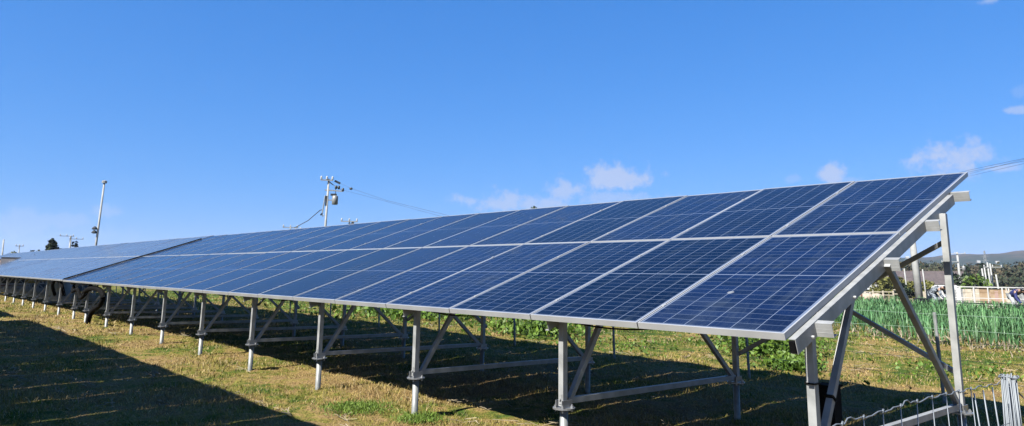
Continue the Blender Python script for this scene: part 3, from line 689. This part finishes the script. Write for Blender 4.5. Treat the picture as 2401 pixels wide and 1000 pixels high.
for px, py, w, lb in ((2294, 613, 4.5, 'white house on the hillside between the rear post and the pylon'), (2338, 614, 5, 'white house on the hillside right of the pylon'), (2182, 622, 5, 'white house low on the hillside left of the rear post'), (2148, 624, 7, 'small white house low on the hillside near the concrete pole'), (2127, 603, 5, 'white house on the hillside above the end of the purlin')):
    p = at(px, py, 1450); root = thing('hillside_house', lb, 'house', (p.x, p.y, p.z - 3), 'white houses on the far hillside', facing(p) + .3)
    b = MB(); b.box((0, 0, 1.5), (w, 5, 2.6)); obj('wall', b, WALLW, root)
    b = MB()
    for s_ in (-1, 1): b.box((0, s_ * 1.3, 3.2), (w + 1, 3.0, .25), Matrix.Rotation(-s_ * .4, 3, 'X'))
    obj('roof', b, WHITE, root)
for px, w, hh, rm, wm, lb in ((22, 3.0, 1.0, ROOF_P, ROOF_P, 'low pinkish shed seen under the far panel row, leftmost'), (52, 2.6, 1.0, ROOF_P, CREAM, 'low tan shed seen under the far panel row, second from the left'), (108, 3.2, 1.1, ROOF_G, TIN, 'low grey shed seen under the panel row, behind the black conduits')):
    house(lb, px, 46, w, 2.5, hh, .5, rm, wm, wins=1, name='shed', group='low sheds behind the far panel rows')
b = MB(); p = gbase(83, 40); root = thing('warning_sign', 'small yellow sign on a post beneath the far panel row', 'sign', p, None, facing(p))
b.tube([(0, 0, 0), (0, 0, 1.0)], .03, 6); obj('post', b, GALVP, root)
YEL, _, _ = mat('yellow_sign_paint', (.60, .42, .03), .5)
b = MB(); b.box((0, -.045, .70), (.36, .02, .34)); b.box((0, -.04, .70), (.40, .012, .38)); obj('sign_plate', b, YEL, root)
p = gbase(152, 30); root = thing('water_tank', 'pale blue white tank under the gap between the panel rows', 'tank', p)
BLUEW = noise_mat('pale_blue_plastic', (.42, .52, .62), (.60, .68, .74), 3, .5)
b = MB(); b.lathe([(.32, 0), (.36, .05), (.36, .62), (.33, .72), (.14, .80), (.14, .86)], n=14); obj('tank', b, BLUEW, root, True)
b = MB(); b.lathe([(.16, .86), (.16, .92), (.05, .94)], n=12); obj('lid', b, WHITE, root, True)

# ------------------------------------------------------------------ poles, wires
def cable(label, pts, r, sag=0.0, parent=None, group='overhead cables'):
    out = []
    for a, c in zip(pts[:-1], pts[1:]):
        a, c = Vector(a), Vector(c)
        for t in np.linspace(0, 1, 14): q = a.lerp(c, t); q.z -= sag * 4 * t * (1 - t); out.append(q)
    b = MB(); b.tube(out, r, 5)
    if parent: b.v = [tuple(Vector(v) - parent.location) for v in b.v]; return obj('cable', b, CABLE, parent)
    return tag(obj('overhead_cable', b, CABLE), label, 'cable', group)
def arm(b, c, u, w, t=.1): b.bar(c - u * w / 2, c + u * w / 2, t, t)
def pole(label, pxb, pxt, pyt, D, r=.16, arms=(), transformer=False, group='far utility poles', name='utility_pole', pl=CONC, extra=None):
    base = gbase(pxb, D); top = at(pxt, pyt, D); root = thing(name, label, 'pole', base, group)
    T = top - base; b = MB(); b.tube([(0, 0, -.3), T], [r, r * .72], 10); obj('pole', b, pl, root, True)
    v = Vector((base.x - CW[0], base.y - CW[1], 0)).normalized(); u = Vector((v.y, -v.x, 0))
    for (t, w, off) in arms:
        c = T * t + u * off; b = MB(); arm(b, c - v * (r + .05), u, w, max(.09, D * .0006)); obj('crossarm', b, GALV, root)
        for k in (-.45, 0, .45):
            b = MB(); q = c - v * (r + .05) + u * w * k; b.lathe([(.05, 0), (.10, .08), (.05, .14), (.10, .2), (.03, .3)], (q.x, q.y, q.z + .04), 8); obj('insulator', b, WHITE, root, True)
    if transformer:
        c = T * transformer[0] + u * transformer[1]; s_ = transformer[2]
        b = MB(); b.lathe([(.25 * s_, -.5 * s_), (.34 * s_, -.45 * s_), (.34 * s_, .45 * s_), (.27 * s_, .52 * s_), (.1 * s_, .56 * s_)], (c.x, c.y, c.z), 12); tr = obj('transformer', b, TIN, root, True)
        b = MB(); b.bar(T * transformer[0], c, .09, .09); b.lathe([(.05, .5 * s_), (.08, .62 * s_), (.04, .75 * s_)], (c.x, c.y, c.z), 8); obj('bracket', b, GALV, root)
    return root, T, u, v
# main pole with transformer, left of the centre
D0 = 60; R0, T0, u0, v0 = pole('concrete utility pole with a transformer rising behind the middle of the panel rows', 757, 771, 420, D0, .11, ((.985, 1.0, -.15), ), (.80, .62, .72), group=None)
def rel(px, py, D=D0): return at(px, py, D) - R0.location
DK, _, _ = mat('dark_switchgear', (.03, .04, .05), .5)
b = MB(); b.bar(rel(762, 446), rel(803, 449), .09, .09); obj('crossarm', b, GALV, R0)
b = MB(); b.bar(rel(772, 427), rel(781, 434), .08, .08); b.bar(rel(781, 434), rel(801, 446), .035, .035); obj('stay_rod', b, GALV, R0)
for x, y in ((788, 440), (794.5, 440.5), (804, 446)):
    b = MB(); q = rel(x, y); b.lathe([(.05, -.14), (.10, -.1), (.11, .1), (.05, .16)], tuple(q), 8); obj('cutout_switch', b, DK, R0, True)
b = MB(); b.bar(rel(785, 424.5), rel(798, 431), .16, .16); obj('line_switch', b, DK, R0)
b = MB(); b.bar(rel(775, 457), rel(788, 457), .22, .16); b.bar(rel(787, 455), rel(783.5, 478), .18, .2); b.bar(rel(787, 440), rel(787, 456), .05, .05); obj('mounting_frame', b, DK, R0)
b = MB(); b.bar(rel(766, 460), rel(764.5, 483), .16, .2); obj('cable_box', b, DK, R0)
b = MB(); b.tube([rel(762.5, 459), rel(757, 492), rel(755, 503), rel(756.5, 508), rel(759.5, 504)], .05, 6); obj('riser_pipe', b, GALVP, R0)
b = MB(); b.bar(rel(752, 502), rel(754.5, 504), .14, .2); obj('meter', b, DK, R0)
for pts, lb in (((rel(798, 431), rel(824, 443)), 1), ):
    pass
def W(px, py, D): return at(px, py, D)
# wires to the right of the pole, coming toward the viewer behind the panels
cable('upper thin cable running right from the utility pole transformer', [W(798, 430, 60), W(823, 442, 58), W(905, 470, 50), W(1060, 508, 42)], .009)
cable('lower thin cable running right from the utility pole transformer', [W(804, 446, 60), W(880, 466, 52), W(1050, 512, 42)], .008)
b = MB(); q = W(823, 443, 58); b.lathe([(.04, -.1), (.13, -.05), (.13, .07), (.04, .1)], tuple(q), 8); tag(obj('cable_insulator', b, DK, None, True), 'small dark insulator on the cable right of the utility pole', 'insulator')
cable('thick sagging cable dropping left from the utility pole', [W(756, 492, 60), W(750, 494, 61), W(722, 518, 66), W(690, 535, 72)], .035)
# leaning tall steel pole with two bracketed lamps
R1, T1, u1, v1 = pole('tall bare leaning white steel pole at the left of the photo', 220, 245, 427, 48, .07, (), group=None, name='leaning_pole', pl=CONC)
for i, (x, y) in enumerate(((222, 536), (221, 545))):
    q = at(x, y, 48) - R1.location; t = at(231, y + 1, 48) - R1.location
    b = MB(); b.bar(t, q, .06, .06); b.lathe([(.04, .12), (.14, .02), (.15, -.05), (.07, -.08)], tuple(q), 8); obj('bracket_lamp', b, DK, R1)
b = MB(); q = at(245, 428, 48) - R1.location; b.lathe([(.14, -.05), (.14, .08), (.05, .12)], tuple(q), 8); obj('cap', b, GALV, R1)
pole('short far pole with crossarms above the left panel row', 165, 166, 553, 150, .2, ((.985, 2.2, -.6), (.93, 2.2, .9)))
pole('thin far pole at the very left edge of the sky', 7, 9, 562, 120, .12)
pole('faint pair of pole tops left of the dark low tree', 45, 46, 575, 160, .12, ((.97, 1.2, 0),))
pole('pole top with insulators barely over the panels left of the transformer pole', 681, 681, 533, 90, .10, ((.99, 1.8, 0), (.95, 1.3, .6)))
pole('pole top with insulators barely over the panels right of the transformer pole', 819, 819, 518, 75, .10, ((.985, 1.7, 0),), (.95, .35, .4))
# right side
pole('thick pale concrete pole standing behind the end frame of the near row', 2148, 2131, 500, 45, .2, group=None, name='concrete_pole')
pole('distant utility pole with transformers just right of the rear post', 2246, 2244, 592, 180, .28, ((.97, 4.0, -.4), (.80, 3.2, -1.5)), (.66, .9, 1.0))
for px, pt_, D, ar, lb in ((2302, 630, 130, (), 'pale pole in the cluster above the pink roof, leftmost'), (2308, 628, 135, (), 'pale pole in the cluster above the pink roof, second'), (2315, 616, 130, ((.90, 2.4, .6),), 'tallest pale pole in the cluster above the pink roof, with a crossarm'), (2321, 618, 132, (), 'pale pole in the cluster right beside the tallest'), (2335, 644, 125, (), 'short pale pole standing apart right of the cluster')):
    pole(lb, px + 2, px, pt_, D, .14, ar, group='cluster of pale poles on the right')
for px, pt_, D, lb in ((2120, 630, 150, 'thin pole before the brown roof, left of the concrete pole'), (2163, 632, 150, 'thin pole before the brown roof, right of the concrete pole')):
    pole(lb, px + 1, px, pt_, D, .14)
# transmission pylon far off
p = gbase(2309, 900); top = at(2307, 588, 900); H = top.z - p.z; root = thing('transmission_pylon', 'faint lattice pylon in front of the far hills', 'pylon', p); b = MB()
for sx_ in (-1, 1):
    for sy_ in (-1, 1): b.bar((sx_ * 3, sy_ * 3, 0), (sx_ * .4, sy_ * .4, H), .2, .2)
for k in range(9):
    z0, z1 = H * k / 9, H * (k + 1) / 9; w0, w1 = 3 - 2.6 * k / 9, 3 - 2.6 * (k + 1) / 9
    for sy_ in (-1, 1): b.bar((-w0, sy_ * w0, z0), (w1, sy_ * w1, z1), .22, .22); b.bar((w0, sy_ * w0, z0), (-w1, sy_ * w1, z1), .22, .22)
obj('lattice_mast', b, GALVP, root)
for k in (.72, .84, .96):
    b = MB(); b.bar((-3.5, 0, H * k), (3.5, 0, H * k), .2, .2); obj('crossarm', b, GALVP, root)
# high wires at the top right, passing over behind the array
for i, (ya, yb) in enumerate(((374, 409), (378, 404), (384, 414), (372, 400))):
    cable('one of four thin parallel cables crossing the sky at the right edge', [W(2470, ya - 20, 26), W(2401, ya, 30), W(2270, yb, 40), W(2050, yb + 58, 60)], .005 + .0015 * (i % 2))

# ------------------------------------------------------------------ clutter beyond the leeks
def bx(name, label, cat, px, D, w, dpt, h, mats, group=None, rz=0, build=None):
    p = gbase(px, D); root = thing(name, label, cat, p, group, facing(p) + rz); build(root, w, dpt, h); return root
# open pipe-framed rack with leaning boards and sheets
p = gbase(2308, 42); root = thing('storage_rack', 'long open pipe framed rack with a white top rail beyond the leeks', 'rack', p, None, facing(p))
xa, xb_ = -2.35, 1.75; H = hfor(2308, 674, 42)
b = MB(); b.bar((xa, 0, H), (xb_, 0, H), .04, .04); b.bar((xa, 1.2, H), (xb_, 1.2, H), .04, .04); b.bar((xa, 0, H * .45), (xb_, 0, H * .45), .035, .035); obj('rail', b, WHITE, root)
for k in range(8):
    x = xa + (xb_ - xa) * k / 7; b = MB(); b.bar((x, 0, 0), (x, 0, H - .03), .05, .05); b.bar((x, 1.2, 0), (x, 1.2, H - .03), .05, .05); obj('upright', b, WHITE, root)
def leaning(label, px, D, py, w, m_, tilt=.12, group='boards and sheets leaning in the rack', name='leaning_sheet'):
    pp = gbase(px, D); h = hfor(px, py, D); r_ = thing(name, label, 'sheet', pp, group, facing(pp) + random.uniform(-.2, .2)); b_ = MB()
    k = max(1, int(w / .3))
    for i in range(k):
        x = (i + .5) / k * w - w / 2; b_.box((x, .05, h / 2), (w / k - .025, .03, h * random.uniform(.9, 1)), Matrix.Rotation(-tilt, 3, 'X'))
    b_.bar((-w / 2, .0, h * .3), (w / 2, .0, h * .3), .05, .03); b_.bar((-w / 2, .08, h * .75), (w / 2, .08, h * .75), .05, .03)
    obj('panel', b_, m_, r_)
specs = [(2226, 675, .75, WHITE, 'bright white sheet at the left end of the rack'), (2243, 678, .7, TIN, 'grey sheet next to the bright white one'), (2262, 675, .95, CREAM, 'wide cream sheet left of the middle of the rack'),
         (2282, 677, .35, WHITE, 'narrow white board beside the wide cream sheet'), (2297, 674, .55, WOODP, 'brown boards upright in the rack under the pole cluster'), (2312, 682, .7, ROOF_P, 'short pinkish boards at the middle of the rack'),
         (2330, 676, .65, WOODP, 'brown slatted boards right of the pinkish ones'), (2345, 682, .5, CREAM, 'narrow cream boards left of the blue jacket'), (2352, 690, .6, WHITE, 'low white sheet right behind the blue jacket'), (2388, 680, 1.0, TIN, 'wide grey sheet at the right edge of the photo'),
         (2180, 679, .8, CREAM, 'cream boards behind the stooping person'), (2204, 681, .7, WHITE, 'white boards left of the rear post'), (2160, 683, .5, CREAM, 'cream board right of the concrete pole')]
for px, py, w, m_, lb in specs: leaning(lb, px, 43.2 if px > 2215 else 47, py, w, m_)
for i in range(22):
    px = 2219 + i * 7.3; p = gbase(px, 43.6 + .3 * (i % 3)); h = hfor(px, 676 + (i * 37 % 9), 43.6)
    b = MB(); b.bar((0, 0, 0), (random.uniform(-.2, .2), .15, h), .05, .05)
    o = obj('batten', b, (CREAM, WHITE, WOODP)[i % 3]); o.location = p; tag(o, 'thin upright batten standing among the leaning boards', 'batten', 'battens in the rack')
# harvested leek bundles and crates in a row on the ground
LEEKW = noise_mat('leek_white_stalk', (.50, .50, .36), (.72, .70, .58), 6, .6)
def leek_bundle(label, px, D, s_=1.0):
    p = gbase(px, D); root = thing('leek_bundle', label, 'leeks', p, 'bundles of harvested leeks in a row', random.uniform(0, 3)); b = MB()
    for k in range(11):
        a = random.uniform(-.12, .12); y0 = random.uniform(-.12, .12) * s_; z0 = .06 + random.uniform(0, .16) * s_
        b.tube([(-.30 * s_, y0, z0), (.05, y0 + a * .3, z0 + .02)], .022 * s_, 5)
    obj('stalks', b, LEEKW, root, True); b = MB()
    for k in range(14):
        a = random.uniform(-.25, .25); y0 = random.uniform(-.12, .12) * s_; b.tube([(.05, y0, .1 + random.uniform(0, .12)), (.45 * s_, y0 + a, .05 + random.uniform(0, .2))], [.02, .006], 4)
    obj('leaves', b, LEEK, root)
    return root
for i in range(13):
    leek_bundle(('pale harvested leek bundle lying in the row in front of the rack' ), 2240 + i * 8.6, 38.5 + .4 * (i % 2), random.uniform(.8, 1.15))
def crate(label, px, D, w=.5, h=.3, m_=PLASTIC, rz=0.3, group='black crates by the leek harvest'):
    p = gbase(px, D); root = thing('harvest_crate', label, 'crate', p, group, facing(p) + rz); b = MB(); d = w * .7; t = .03
    b.box((0, 0, t / 2), (w, d, t)); 
    for s_ in (-1, 1):
        b.box((s_ * (w / 2 - t / 2), 0, h / 2 + t / 2 + .001), (t, d - .002, h - t)); b.box((0, s_ * (d / 2 - t / 2), h / 2 + t / 2 + .001), (w - 2 * t - .004, t, h - t))
    b.box((0, 0, h - .01), (w + .04, d + .04, .02)) if False else None
    for s_ in (-1, 1): b.bar((-w / 2 - .02, s_ * (d / 2 + .012), h - .03), (w / 2 + .02, s_ * (d / 2 + .012), h - .03), .02, .04)
    obj('tub', b, m_, root); b = MB()
    for k in range(8): x = random.uniform(-.35, .35) * w; b.tube([(x, random.uniform(-.2, .2) * w, .1), (x * 1.3, 0, h + random.uniform(.0, .14))], [.03, .008], 5)
    obj('leek_tops', b, LEEK, root)
for i, px in enumerate((2246, 2262, 2279, 2296, 2318, 2334, 2347)):
    crate('low black crate behind the row of leek bundles, %s' % ('furthest left', 'second from the left', 'third from the left', 'in the middle', 'third from the right', 'second from the right', 'nearest the blue jacket')[i], px, 40.5, .42, .24, group='black crates behind the leek bundles')
crate('large black tub just left of the stooping person in grey', 2152, 38.5, .55, .42)
crate('large black tub in front of the stooping person in grey', 2207, 38.0, .62, .40, rz=-.1)
crate('large black tub at the right edge beside the blue jacket', 2391, 36.5, .6, .36)
# pale bags / bales by the fence
BAGM = noise_mat('woven_sack', (.52, .42, .32), (.68, .58, .47), 6, .9, bump=.4)
for px, lb in ((2025, 'round pale sack by the rusty fence post'), (2048, 'round pale sack right of the one by the rusty post')):
    p = gbase(px, 44); b = MB(); b.ell((0, 0, .22), (.36, .3, .26), 14, 10, .03); o = obj('sack', b, BAGM, None, True); o.location = p; tag(o, lb, 'sack', 'pale sacks at the field edge')
# farm rail fence
root0 = thing('rail_fence', 'cream timber post and rail fence beyond the leek field, left of the strut', 'fence', gbase(2060, 50))
base0 = root0.location.copy(); prev = None
for i, px in enumerate((1990, 2016, 2041, 2064, 2088, 2112)):
    p = gbase(px, 50); h = hfor(px, 676 if i in (1, 5) else 682, 50); q = p - base0
    b = MB(); b.bar((q.x, q.y, q.z - .1), (q.x, q.y, q.z + h), .09, .09); obj('post', b, CREAM, root0)
    if prev is not None:
        for t in (.5, .85):
            b = MB(); b.bar(prev + Vector((0, 0, h * t)), q + Vector((0, 0, h * t)), .03, .05); obj('rail', b, CREAM, root0)
    prev = q
RUST = noise_mat('rusty_post', (.18, .07, .04), (.32, .14, .08), 5, .8)
p = gbase(2014, 43); b = MB(); b.tube([(0, 0, 0), (-.03, 0, .75)], .045, 6); o = obj('rusty_post', b, RUST); o.location = p; tag(o, 'short rusty post leaning beside the pale sacks', 'post')
# pond / sheet of water
# parked white cars beyond
def car(label, px, D, rz):
    p = gbase(px, D); root = thing('parked_car', label, 'car', p, 'white cars parked beyond the rail fence', facing(p) + rz)
    prof = [(-2.1, .35), (-2.15, .75), (-1.9, .95), (-1.5, 1.0), (-1.15, 1.42), (.5, 1.45), (1.15, .98), (1.95, .85), (2.12, .6), (2.1, .32)]
    b = MB(); n = len(prof)
    for y, s_ in ((-.84, 1), (.84, 1)): b.v += [(x, y * (1 if z < 1 else .88), z) for x, z in prof]
    b.f.append(tuple(range(n))); b.f.append(tuple(range(2 * n - 1, n - 1, -1)))
    for i in range(n): j = (i + 1) % n; b.f.append((i, i + n, j + n, j))
    obj('body', b, WHITE, root); 
    for s_ in (-1, 1):
        b = MB(); y = s_ * .80; b.v = [(-1.0, y, 1.04), (-.85, y * .97, 1.36), (-.2, y * .97, 1.38), (-.2, y, 1.04), (-.12, y, 1.04), (-.12, y * .97, 1.38), (.42, y * .97, 1.38), (.88, y, 1.02)]
        b.v = [(x, yy * 1.06 if zz < 1.1 else yy * 1.0, zz) for x, yy, zz in b.v]; b.f = [(0, 1, 2, 3), (4, 5, 6, 7)]; obj('side_window', b, GLZ, root)
    for x in (-1.35, 1.3):
        for s_ in (-1, 1):
            b = MB(); b.tube([(x, s_ * .70, .31), (x, s_ * .87, .31)], .31, 14); w_ = obj('wheel', b, BLACK, root); b = MB(); b.tube([(x, s_ * .86, .31), (x, s_ * .885, .31)], .18, 10); obj('rim', b, GALVP, w_)
car('white car parked beyond the rail fence, the left one', 2054, 215, .1); car('white car parked beyond the rail fence, the right one', 2080, 212, -.1)
for px, py, w, lb in ((2010, 674, 5, 'small white outbuilding left of the yellow green shrub'), (2130, 680, 7, 'white outbuilding beside the concrete pole'), (2190, 671, 8, 'white outbuilding below the right end of the brown roof')):
    house(lb, px, 200, w, 5, max(1.6, hfor(px, py, 200) - .7), .8, WHITE, WALLW, wins=3, name='outbuilding', group='white outbuildings below the brown roof')

# ------------------------------------------------------------------ people
SKIN, _, _ = mat('skin', (.48, .29, .20), .6); HAIR, _, _ = mat('black_hair', (.012, .01, .01), .5)
def skin_mesh(name, verts, edges, radii, matl, parent, root=0, sub=1):
    me = bpy.data.meshes.new(name); me.from_pydata([Vector(v) for v in verts], edges, []); me.materials.append(matl)
    o = link(name, me, parent); md = o.modifiers.new('skin', 'SKIN'); md.use_smooth_shade = True
    for i, r in enumerate(radii): me.skin_vertices[0].data[i].radius = (r, r); me.skin_vertices[0].data[i].use_root = (i == root)
    s_ = o.modifiers.new('sub', 'SUBSURF'); s_.levels = sub; s_.render_levels = sub
    return o
def person(label, px, D, rz, jacket, trousers, hat=None):
    """adult bending from the hips, both hands reaching to the ground in front (+x)"""
    p = gbase(px, D); root = thing('person', label, 'person', p, 'people harvesting leeks', rz)
    J = {'pel': (-.16, 0, .72), 'sp': (.04, 0, .84), 'ch': (.24, 0, .92), 'nk': (.38, 0, .93), 'hd': (.50, 0, .90), 'top': (.58, 0, .88)}
    for s_, t in ((1, 'l'), (-1, 'r')):
        J.update({'hip' + t: (-.14, .10 * s_, .68), 'kn' + t: (.10, .14 * s_, .40), 'an' + t: (-.08, .13 * s_, .07), 'to' + t: (.10, .15 * s_, .03),
                  'sh' + t: (.28, .19 * s_, .88), 'el' + t: (.36, .24 * s_, .60), 'wr' + t: (.50, .14 * s_, .38), 'ha' + t: (.54, .12 * s_, .31)})
    K = list(J); ix = {k: i for i, k in enumerate(K)}; E_ = [('pel', 'sp'), ('sp', 'ch'), ('ch', 'nk'), ('nk', 'hd'), ('hd', 'top')]
    for t in 'lr': E_ += [('pel', 'hip' + t), ('hip' + t, 'kn' + t), ('kn' + t, 'an' + t), ('an' + t, 'to' + t), ('ch', 'sh' + t), ('sh' + t, 'el' + t), ('el' + t, 'wr' + t), ('wr' + t, 'ha' + t)]
    R_ = {'pel': .12, 'sp': .12, 'ch': .13, 'nk': .05, 'hd': .095, 'top': .07, 'hip': .085, 'kn': .055, 'an': .04, 'to': .035, 'sh': .06, 'el': .042, 'wr': .026, 'ha': .034}
    V = [J[k] for k in K]; E = [(ix[a], ix[c]) for a, c in E_]; rr = [R_.get(k, R_.get(k[:2], .05)) if k not in ('hipl', 'hipr') else .085 for k in K]
    # five fingers per hand
    for t, s_ in (('l', 1), ('r', -1)):
        h = Vector(J['ha' + t]); b0 = ix['ha' + t]
        for f_, (dy, ln) in enumerate(((-.032, .05), (-.012, .07), (.006, .075), (.022, .07), (.036, .055))):
            i0 = len(V); V.append(tuple(h + Vector((.015 if f_ else .0, dy, -.03)))); V.append(tuple(h + Vector((.02 if f_ else .045, dy * 1.1, -.03 - ln))))
            E += [(b0, i0), (i0, i0 + 1)]; rr += [.010, .008]
    skin_mesh('body', V, E, rr, SKIN, root)
    v = [J[k] for k in ('pel', 'sp', 'ch', 'nk', 'shl', 'ell', 'wrl', 'shr', 'elr', 'wrr')]; v[3] = (.33, 0, .93)
    skin_mesh('jacket', v, [(0, 1), (1, 2), (2, 3), (2, 4), (4, 5), (5, 6), (2, 7), (7, 8), (8, 9)], [.15, .15, .165, .08, .085, .062, .045, .085, .062, .045], jacket, root, 1)
    v = [J[k] for k in ('pel', 'hipl', 'knl', 'anl', 'hipr', 'knr', 'anr')]
    skin_mesh('trousers', v, [(0, 1), (1, 2), (2, 3), (0, 4), (4, 5), (5, 6)], [.14, .11, .08, .06, .11, .08, .06], trousers, root)
    for s_ in (1, -1):
        b = MB(); b.ell((.0, .14 * s_, .055), (.15, .055, .06), 10, 6); obj('boot', b, BLACK, root, True)
    b = MB(); b.ell((.50, 0, .945), (.115, .105, .085), 12, 8); o = obj('hair' if not hat else 'hat', b, hat or HAIR, root, True)
    if hat: b = MB(); b.ell((.56, 0, .93), (.17, .16, .02), 14, 5); obj('brim', b, hat, o, True)
    b = MB()
    for s_ in (-1, 1): b.ell((.575, .035 * s_, .835), (.012, .012, .012), 6, 4)
    b.ell((.59, 0, .865), (.02, .016, .02), 6, 4); obj('face', b, SKIN, root, True)
    return root
NAVY = noise_mat('blue_work_jacket', (.02, .03, .16), (.04, .055, .25), 8, .8); GREYC = noise_mat('grey_patterned_jacket', (.05, .06, .08), (.42, .48, .55), 14, .8, pos=(.45, .55)); PALE = noise_mat('pale_work_trousers', (.45, .48, .52), (.62, .64, .66), 8, .8)
pr = person('person in a blue jacket and pale trousers bending over the leeks at the right edge', 2369, 37.2, 0, NAVY, PALE)
v = Vector((pr.location.x - CW[0], pr.location.y - CW[1], 0)).normalized(); rgt = math.atan2(-v.x, v.y)
pr.rotation_euler.z = rgt - .9
pr = person('person in a grey patterned jacket stooping between two large black tubs', 2185, 38.8, 0, GREYC, GREYC); pr.rotation_euler.z = rgt - .4

# ------------------------------------------------------------------ haze
b = MB(); b.box((-600, 1500, 55), (7400, 7000, 140)); 
HZ = bpy.data.materials.new('thin_air_haze'); HZ.use_nodes = True; nt = HZ.node_tree; nt.nodes.remove(nt.nodes['Principled BSDF'])
pv = N(nt, 'ShaderNodeVolumePrincipled'); pv.inputs['Color'].default_value = (.62, .76, 1, 1); pv.inputs['Density'].default_value = .0001; pv.inputs['Anisotropy'].default_value = .2
nt.links.new(pv.outputs[0], nt.nodes['Material Output'].inputs['Volume'])
ho = obj('haze', b, HZ); tag(ho, 'thin blue air haze over the far hills', 'haze', kind='stuff')

# ------------------------------------------------------------------ light and sky
sun = bpy.data.lights.new('sun', 'SUN'); sun.energy = 5.0; sun.angle = rad(.5); sun.color = (1, .955, .88)
so = bpy.data.objects.new('sun', sun); COL.objects.link(so)
sd = Vector((-.03, 1.0, -1.0)).normalized(); so.rotation_euler = sd.to_track_quat('-Z', 'Y').to_euler()
w = bpy.data.worlds.new('World'); S.world = w; w.use_nodes = True; nt = w.node_tree; lk = nt.links.new
sky = N(nt, 'ShaderNodeTexSky'); sky.sky_type = 'NISHITA'; sky.sun_disc = False; sky.sun_elevation = rad(45); sky.sun_rotation = rad(180 - 1.7)
sky.air_density = 1.0; sky.dust_density = .3; sky.ozone_density = 3.0; sky.altitude = 50
bg = nt.nodes['Background']; SKYS = .05; EXPO = 1.8; SKYFIT = [(.43 / 2 ** EXPO, 1.05), (.60 / 2 ** EXPO, .62), (1.08 / 2 ** EXPO, .45)]   # deeper polarised-looking blue
bg.inputs['Strength'].default_value = SKYS
# small fair-weather clouds: soft noisy patches in the sky dome, each at its own direction
tc = N(nt, 'ShaderNodeTexCoord'); D_ = tc.outputs['Generated']
n1 = N(nt, 'ShaderNodeTexNoise', Scale=26, Detail=7, Roughness=.62); lk(D_, n1.inputs['Vector'])
n2 = N(nt, 'ShaderNodeTexNoise', Scale=60, Detail=5, Roughness=.6); lk(D_, n2.inputs['Vector'])
total = None
# direction azimuth/elevation in degrees, half sizes in degrees, opacity
def dirpx(px, py): d = ray(px, py); d = d / np.linalg.norm(d); return d
clouds = [(1450, 416, 88, 36, 1.0), (1322, 448, 62, 32, .85), (1230, 482, 175, 34, .85), (1112, 472, 22, 14, .7), (1450, 466, 130, 20, .6), (1953, 408, 32, 27, 1.0), (1990, 425, 50, 12, .35), (1860, 420, 22, 10, .3), (2246, 374, 76, 46, 1.0), (2340, 396, 62, 12, .8), (2395, 258, 34, 10, .7), (2320, 2, 30, 8, .6),
          (28, 525, 75, 34, .35), (148, 515, 50, 20, .35), (248, 497, 34, 16, .4), (60, 560, 120, 26, .2), (200, 545, 100, 20, .15), (2385, 215, 26, 14, .2)]
for px, py, hw, hh, op in clouds:
    c = dirpx(px, py); ux = np.array([c[1], -c[0], 0]); ux /= np.linalg.norm(ux); uz = np.cross(ux, c)
    def dot(vec, k):
        d = N(nt, 'ShaderNodeVectorMath', operation='DOT_PRODUCT'); lk(D_, d.inputs[0]); d.inputs[1].default_value = tuple(vec * k); return d.outputs['Value']
    a = dot(ux, F / hw); e = dot(uz, F / hh); f = dot(c, 1)
    def m2(op_, p_, q_=None, r_=None):
        n_ = N(nt, 'ShaderNodeMath', operation=op_)
        for i, z in enumerate((p_, q_, r_)):
            if z is None: continue
            if isinstance(z, (int, float)): n_.inputs[i].default_value = z
            else: lk(z, n_.inputs[i])
        return n_.outputs[0]
    r2 = m2('ADD', m2('MULTIPLY', a, a), m2('MULTIPLY', e, e)); s_ = m2('SUBTRACT', 1.0, m2('SQRT', r2))
    v_ = m2('ADD', s_, m2('MULTIPLY_ADD', n1.outputs['Fac'], 2.6, -1.15))
    v_ = m2('ADD', v_, m2('MULTIPLY_ADD', n2.outputs['Fac'], 1.5, -.75))
    mr = N(nt, 'ShaderNodeMapRange', interpolation_type='SMOOTHSTEP'); mr.inputs['From Min'].default_value = .1; mr.inputs['From Max'].default_value = .85; mr.inputs['To Max'].default_value = op; lk(v_, mr.inputs['Value'])
    k = m2('MULTIPLY', mr.outputs[0], m2('GREATER_THAN', f, .8))
    total = k if total is None else m2('MAXIMUM', total, k)
mx = N(nt, 'ShaderNodeMix', data_type='RGBA'); lk(m2('MULTIPLY', total, .85), mx.inputs[0]); sr_ = N(nt, 'ShaderNodeSeparateColor'); lk(sky.outputs[0], sr_.inputs[0]); cc_ = N(nt, 'ShaderNodeCombineColor')
for i_, (k_, p_) in enumerate(SKYFIT): lk(m2('MULTIPLY', m2('POWER', m2('MULTIPLY', sr_.outputs[i_], .12), p_), k_ / SKYS), cc_.inputs[i_])
lk(cc_.outputs[0], mx.inputs[6]); mx.inputs[7].default_value = (.50 / SKYS / 2 ** EXPO, .61 / SKYS / 2 ** EXPO, .88 / SKYS / 2 ** EXPO, 1)
lk(mx.outputs[2], bg.inputs['Color'])

S.view_settings.view_transform = 'Standard'; S.view_settings.look = 'None'; S.view_settings.exposure = EXPO; S.view_settings.gamma = 1
S.render.film_transparent = False
S.cycles.max_bounces = 6; S.cycles.volume_bounces = 0; S.cycles.transparent_max_bounces = 4
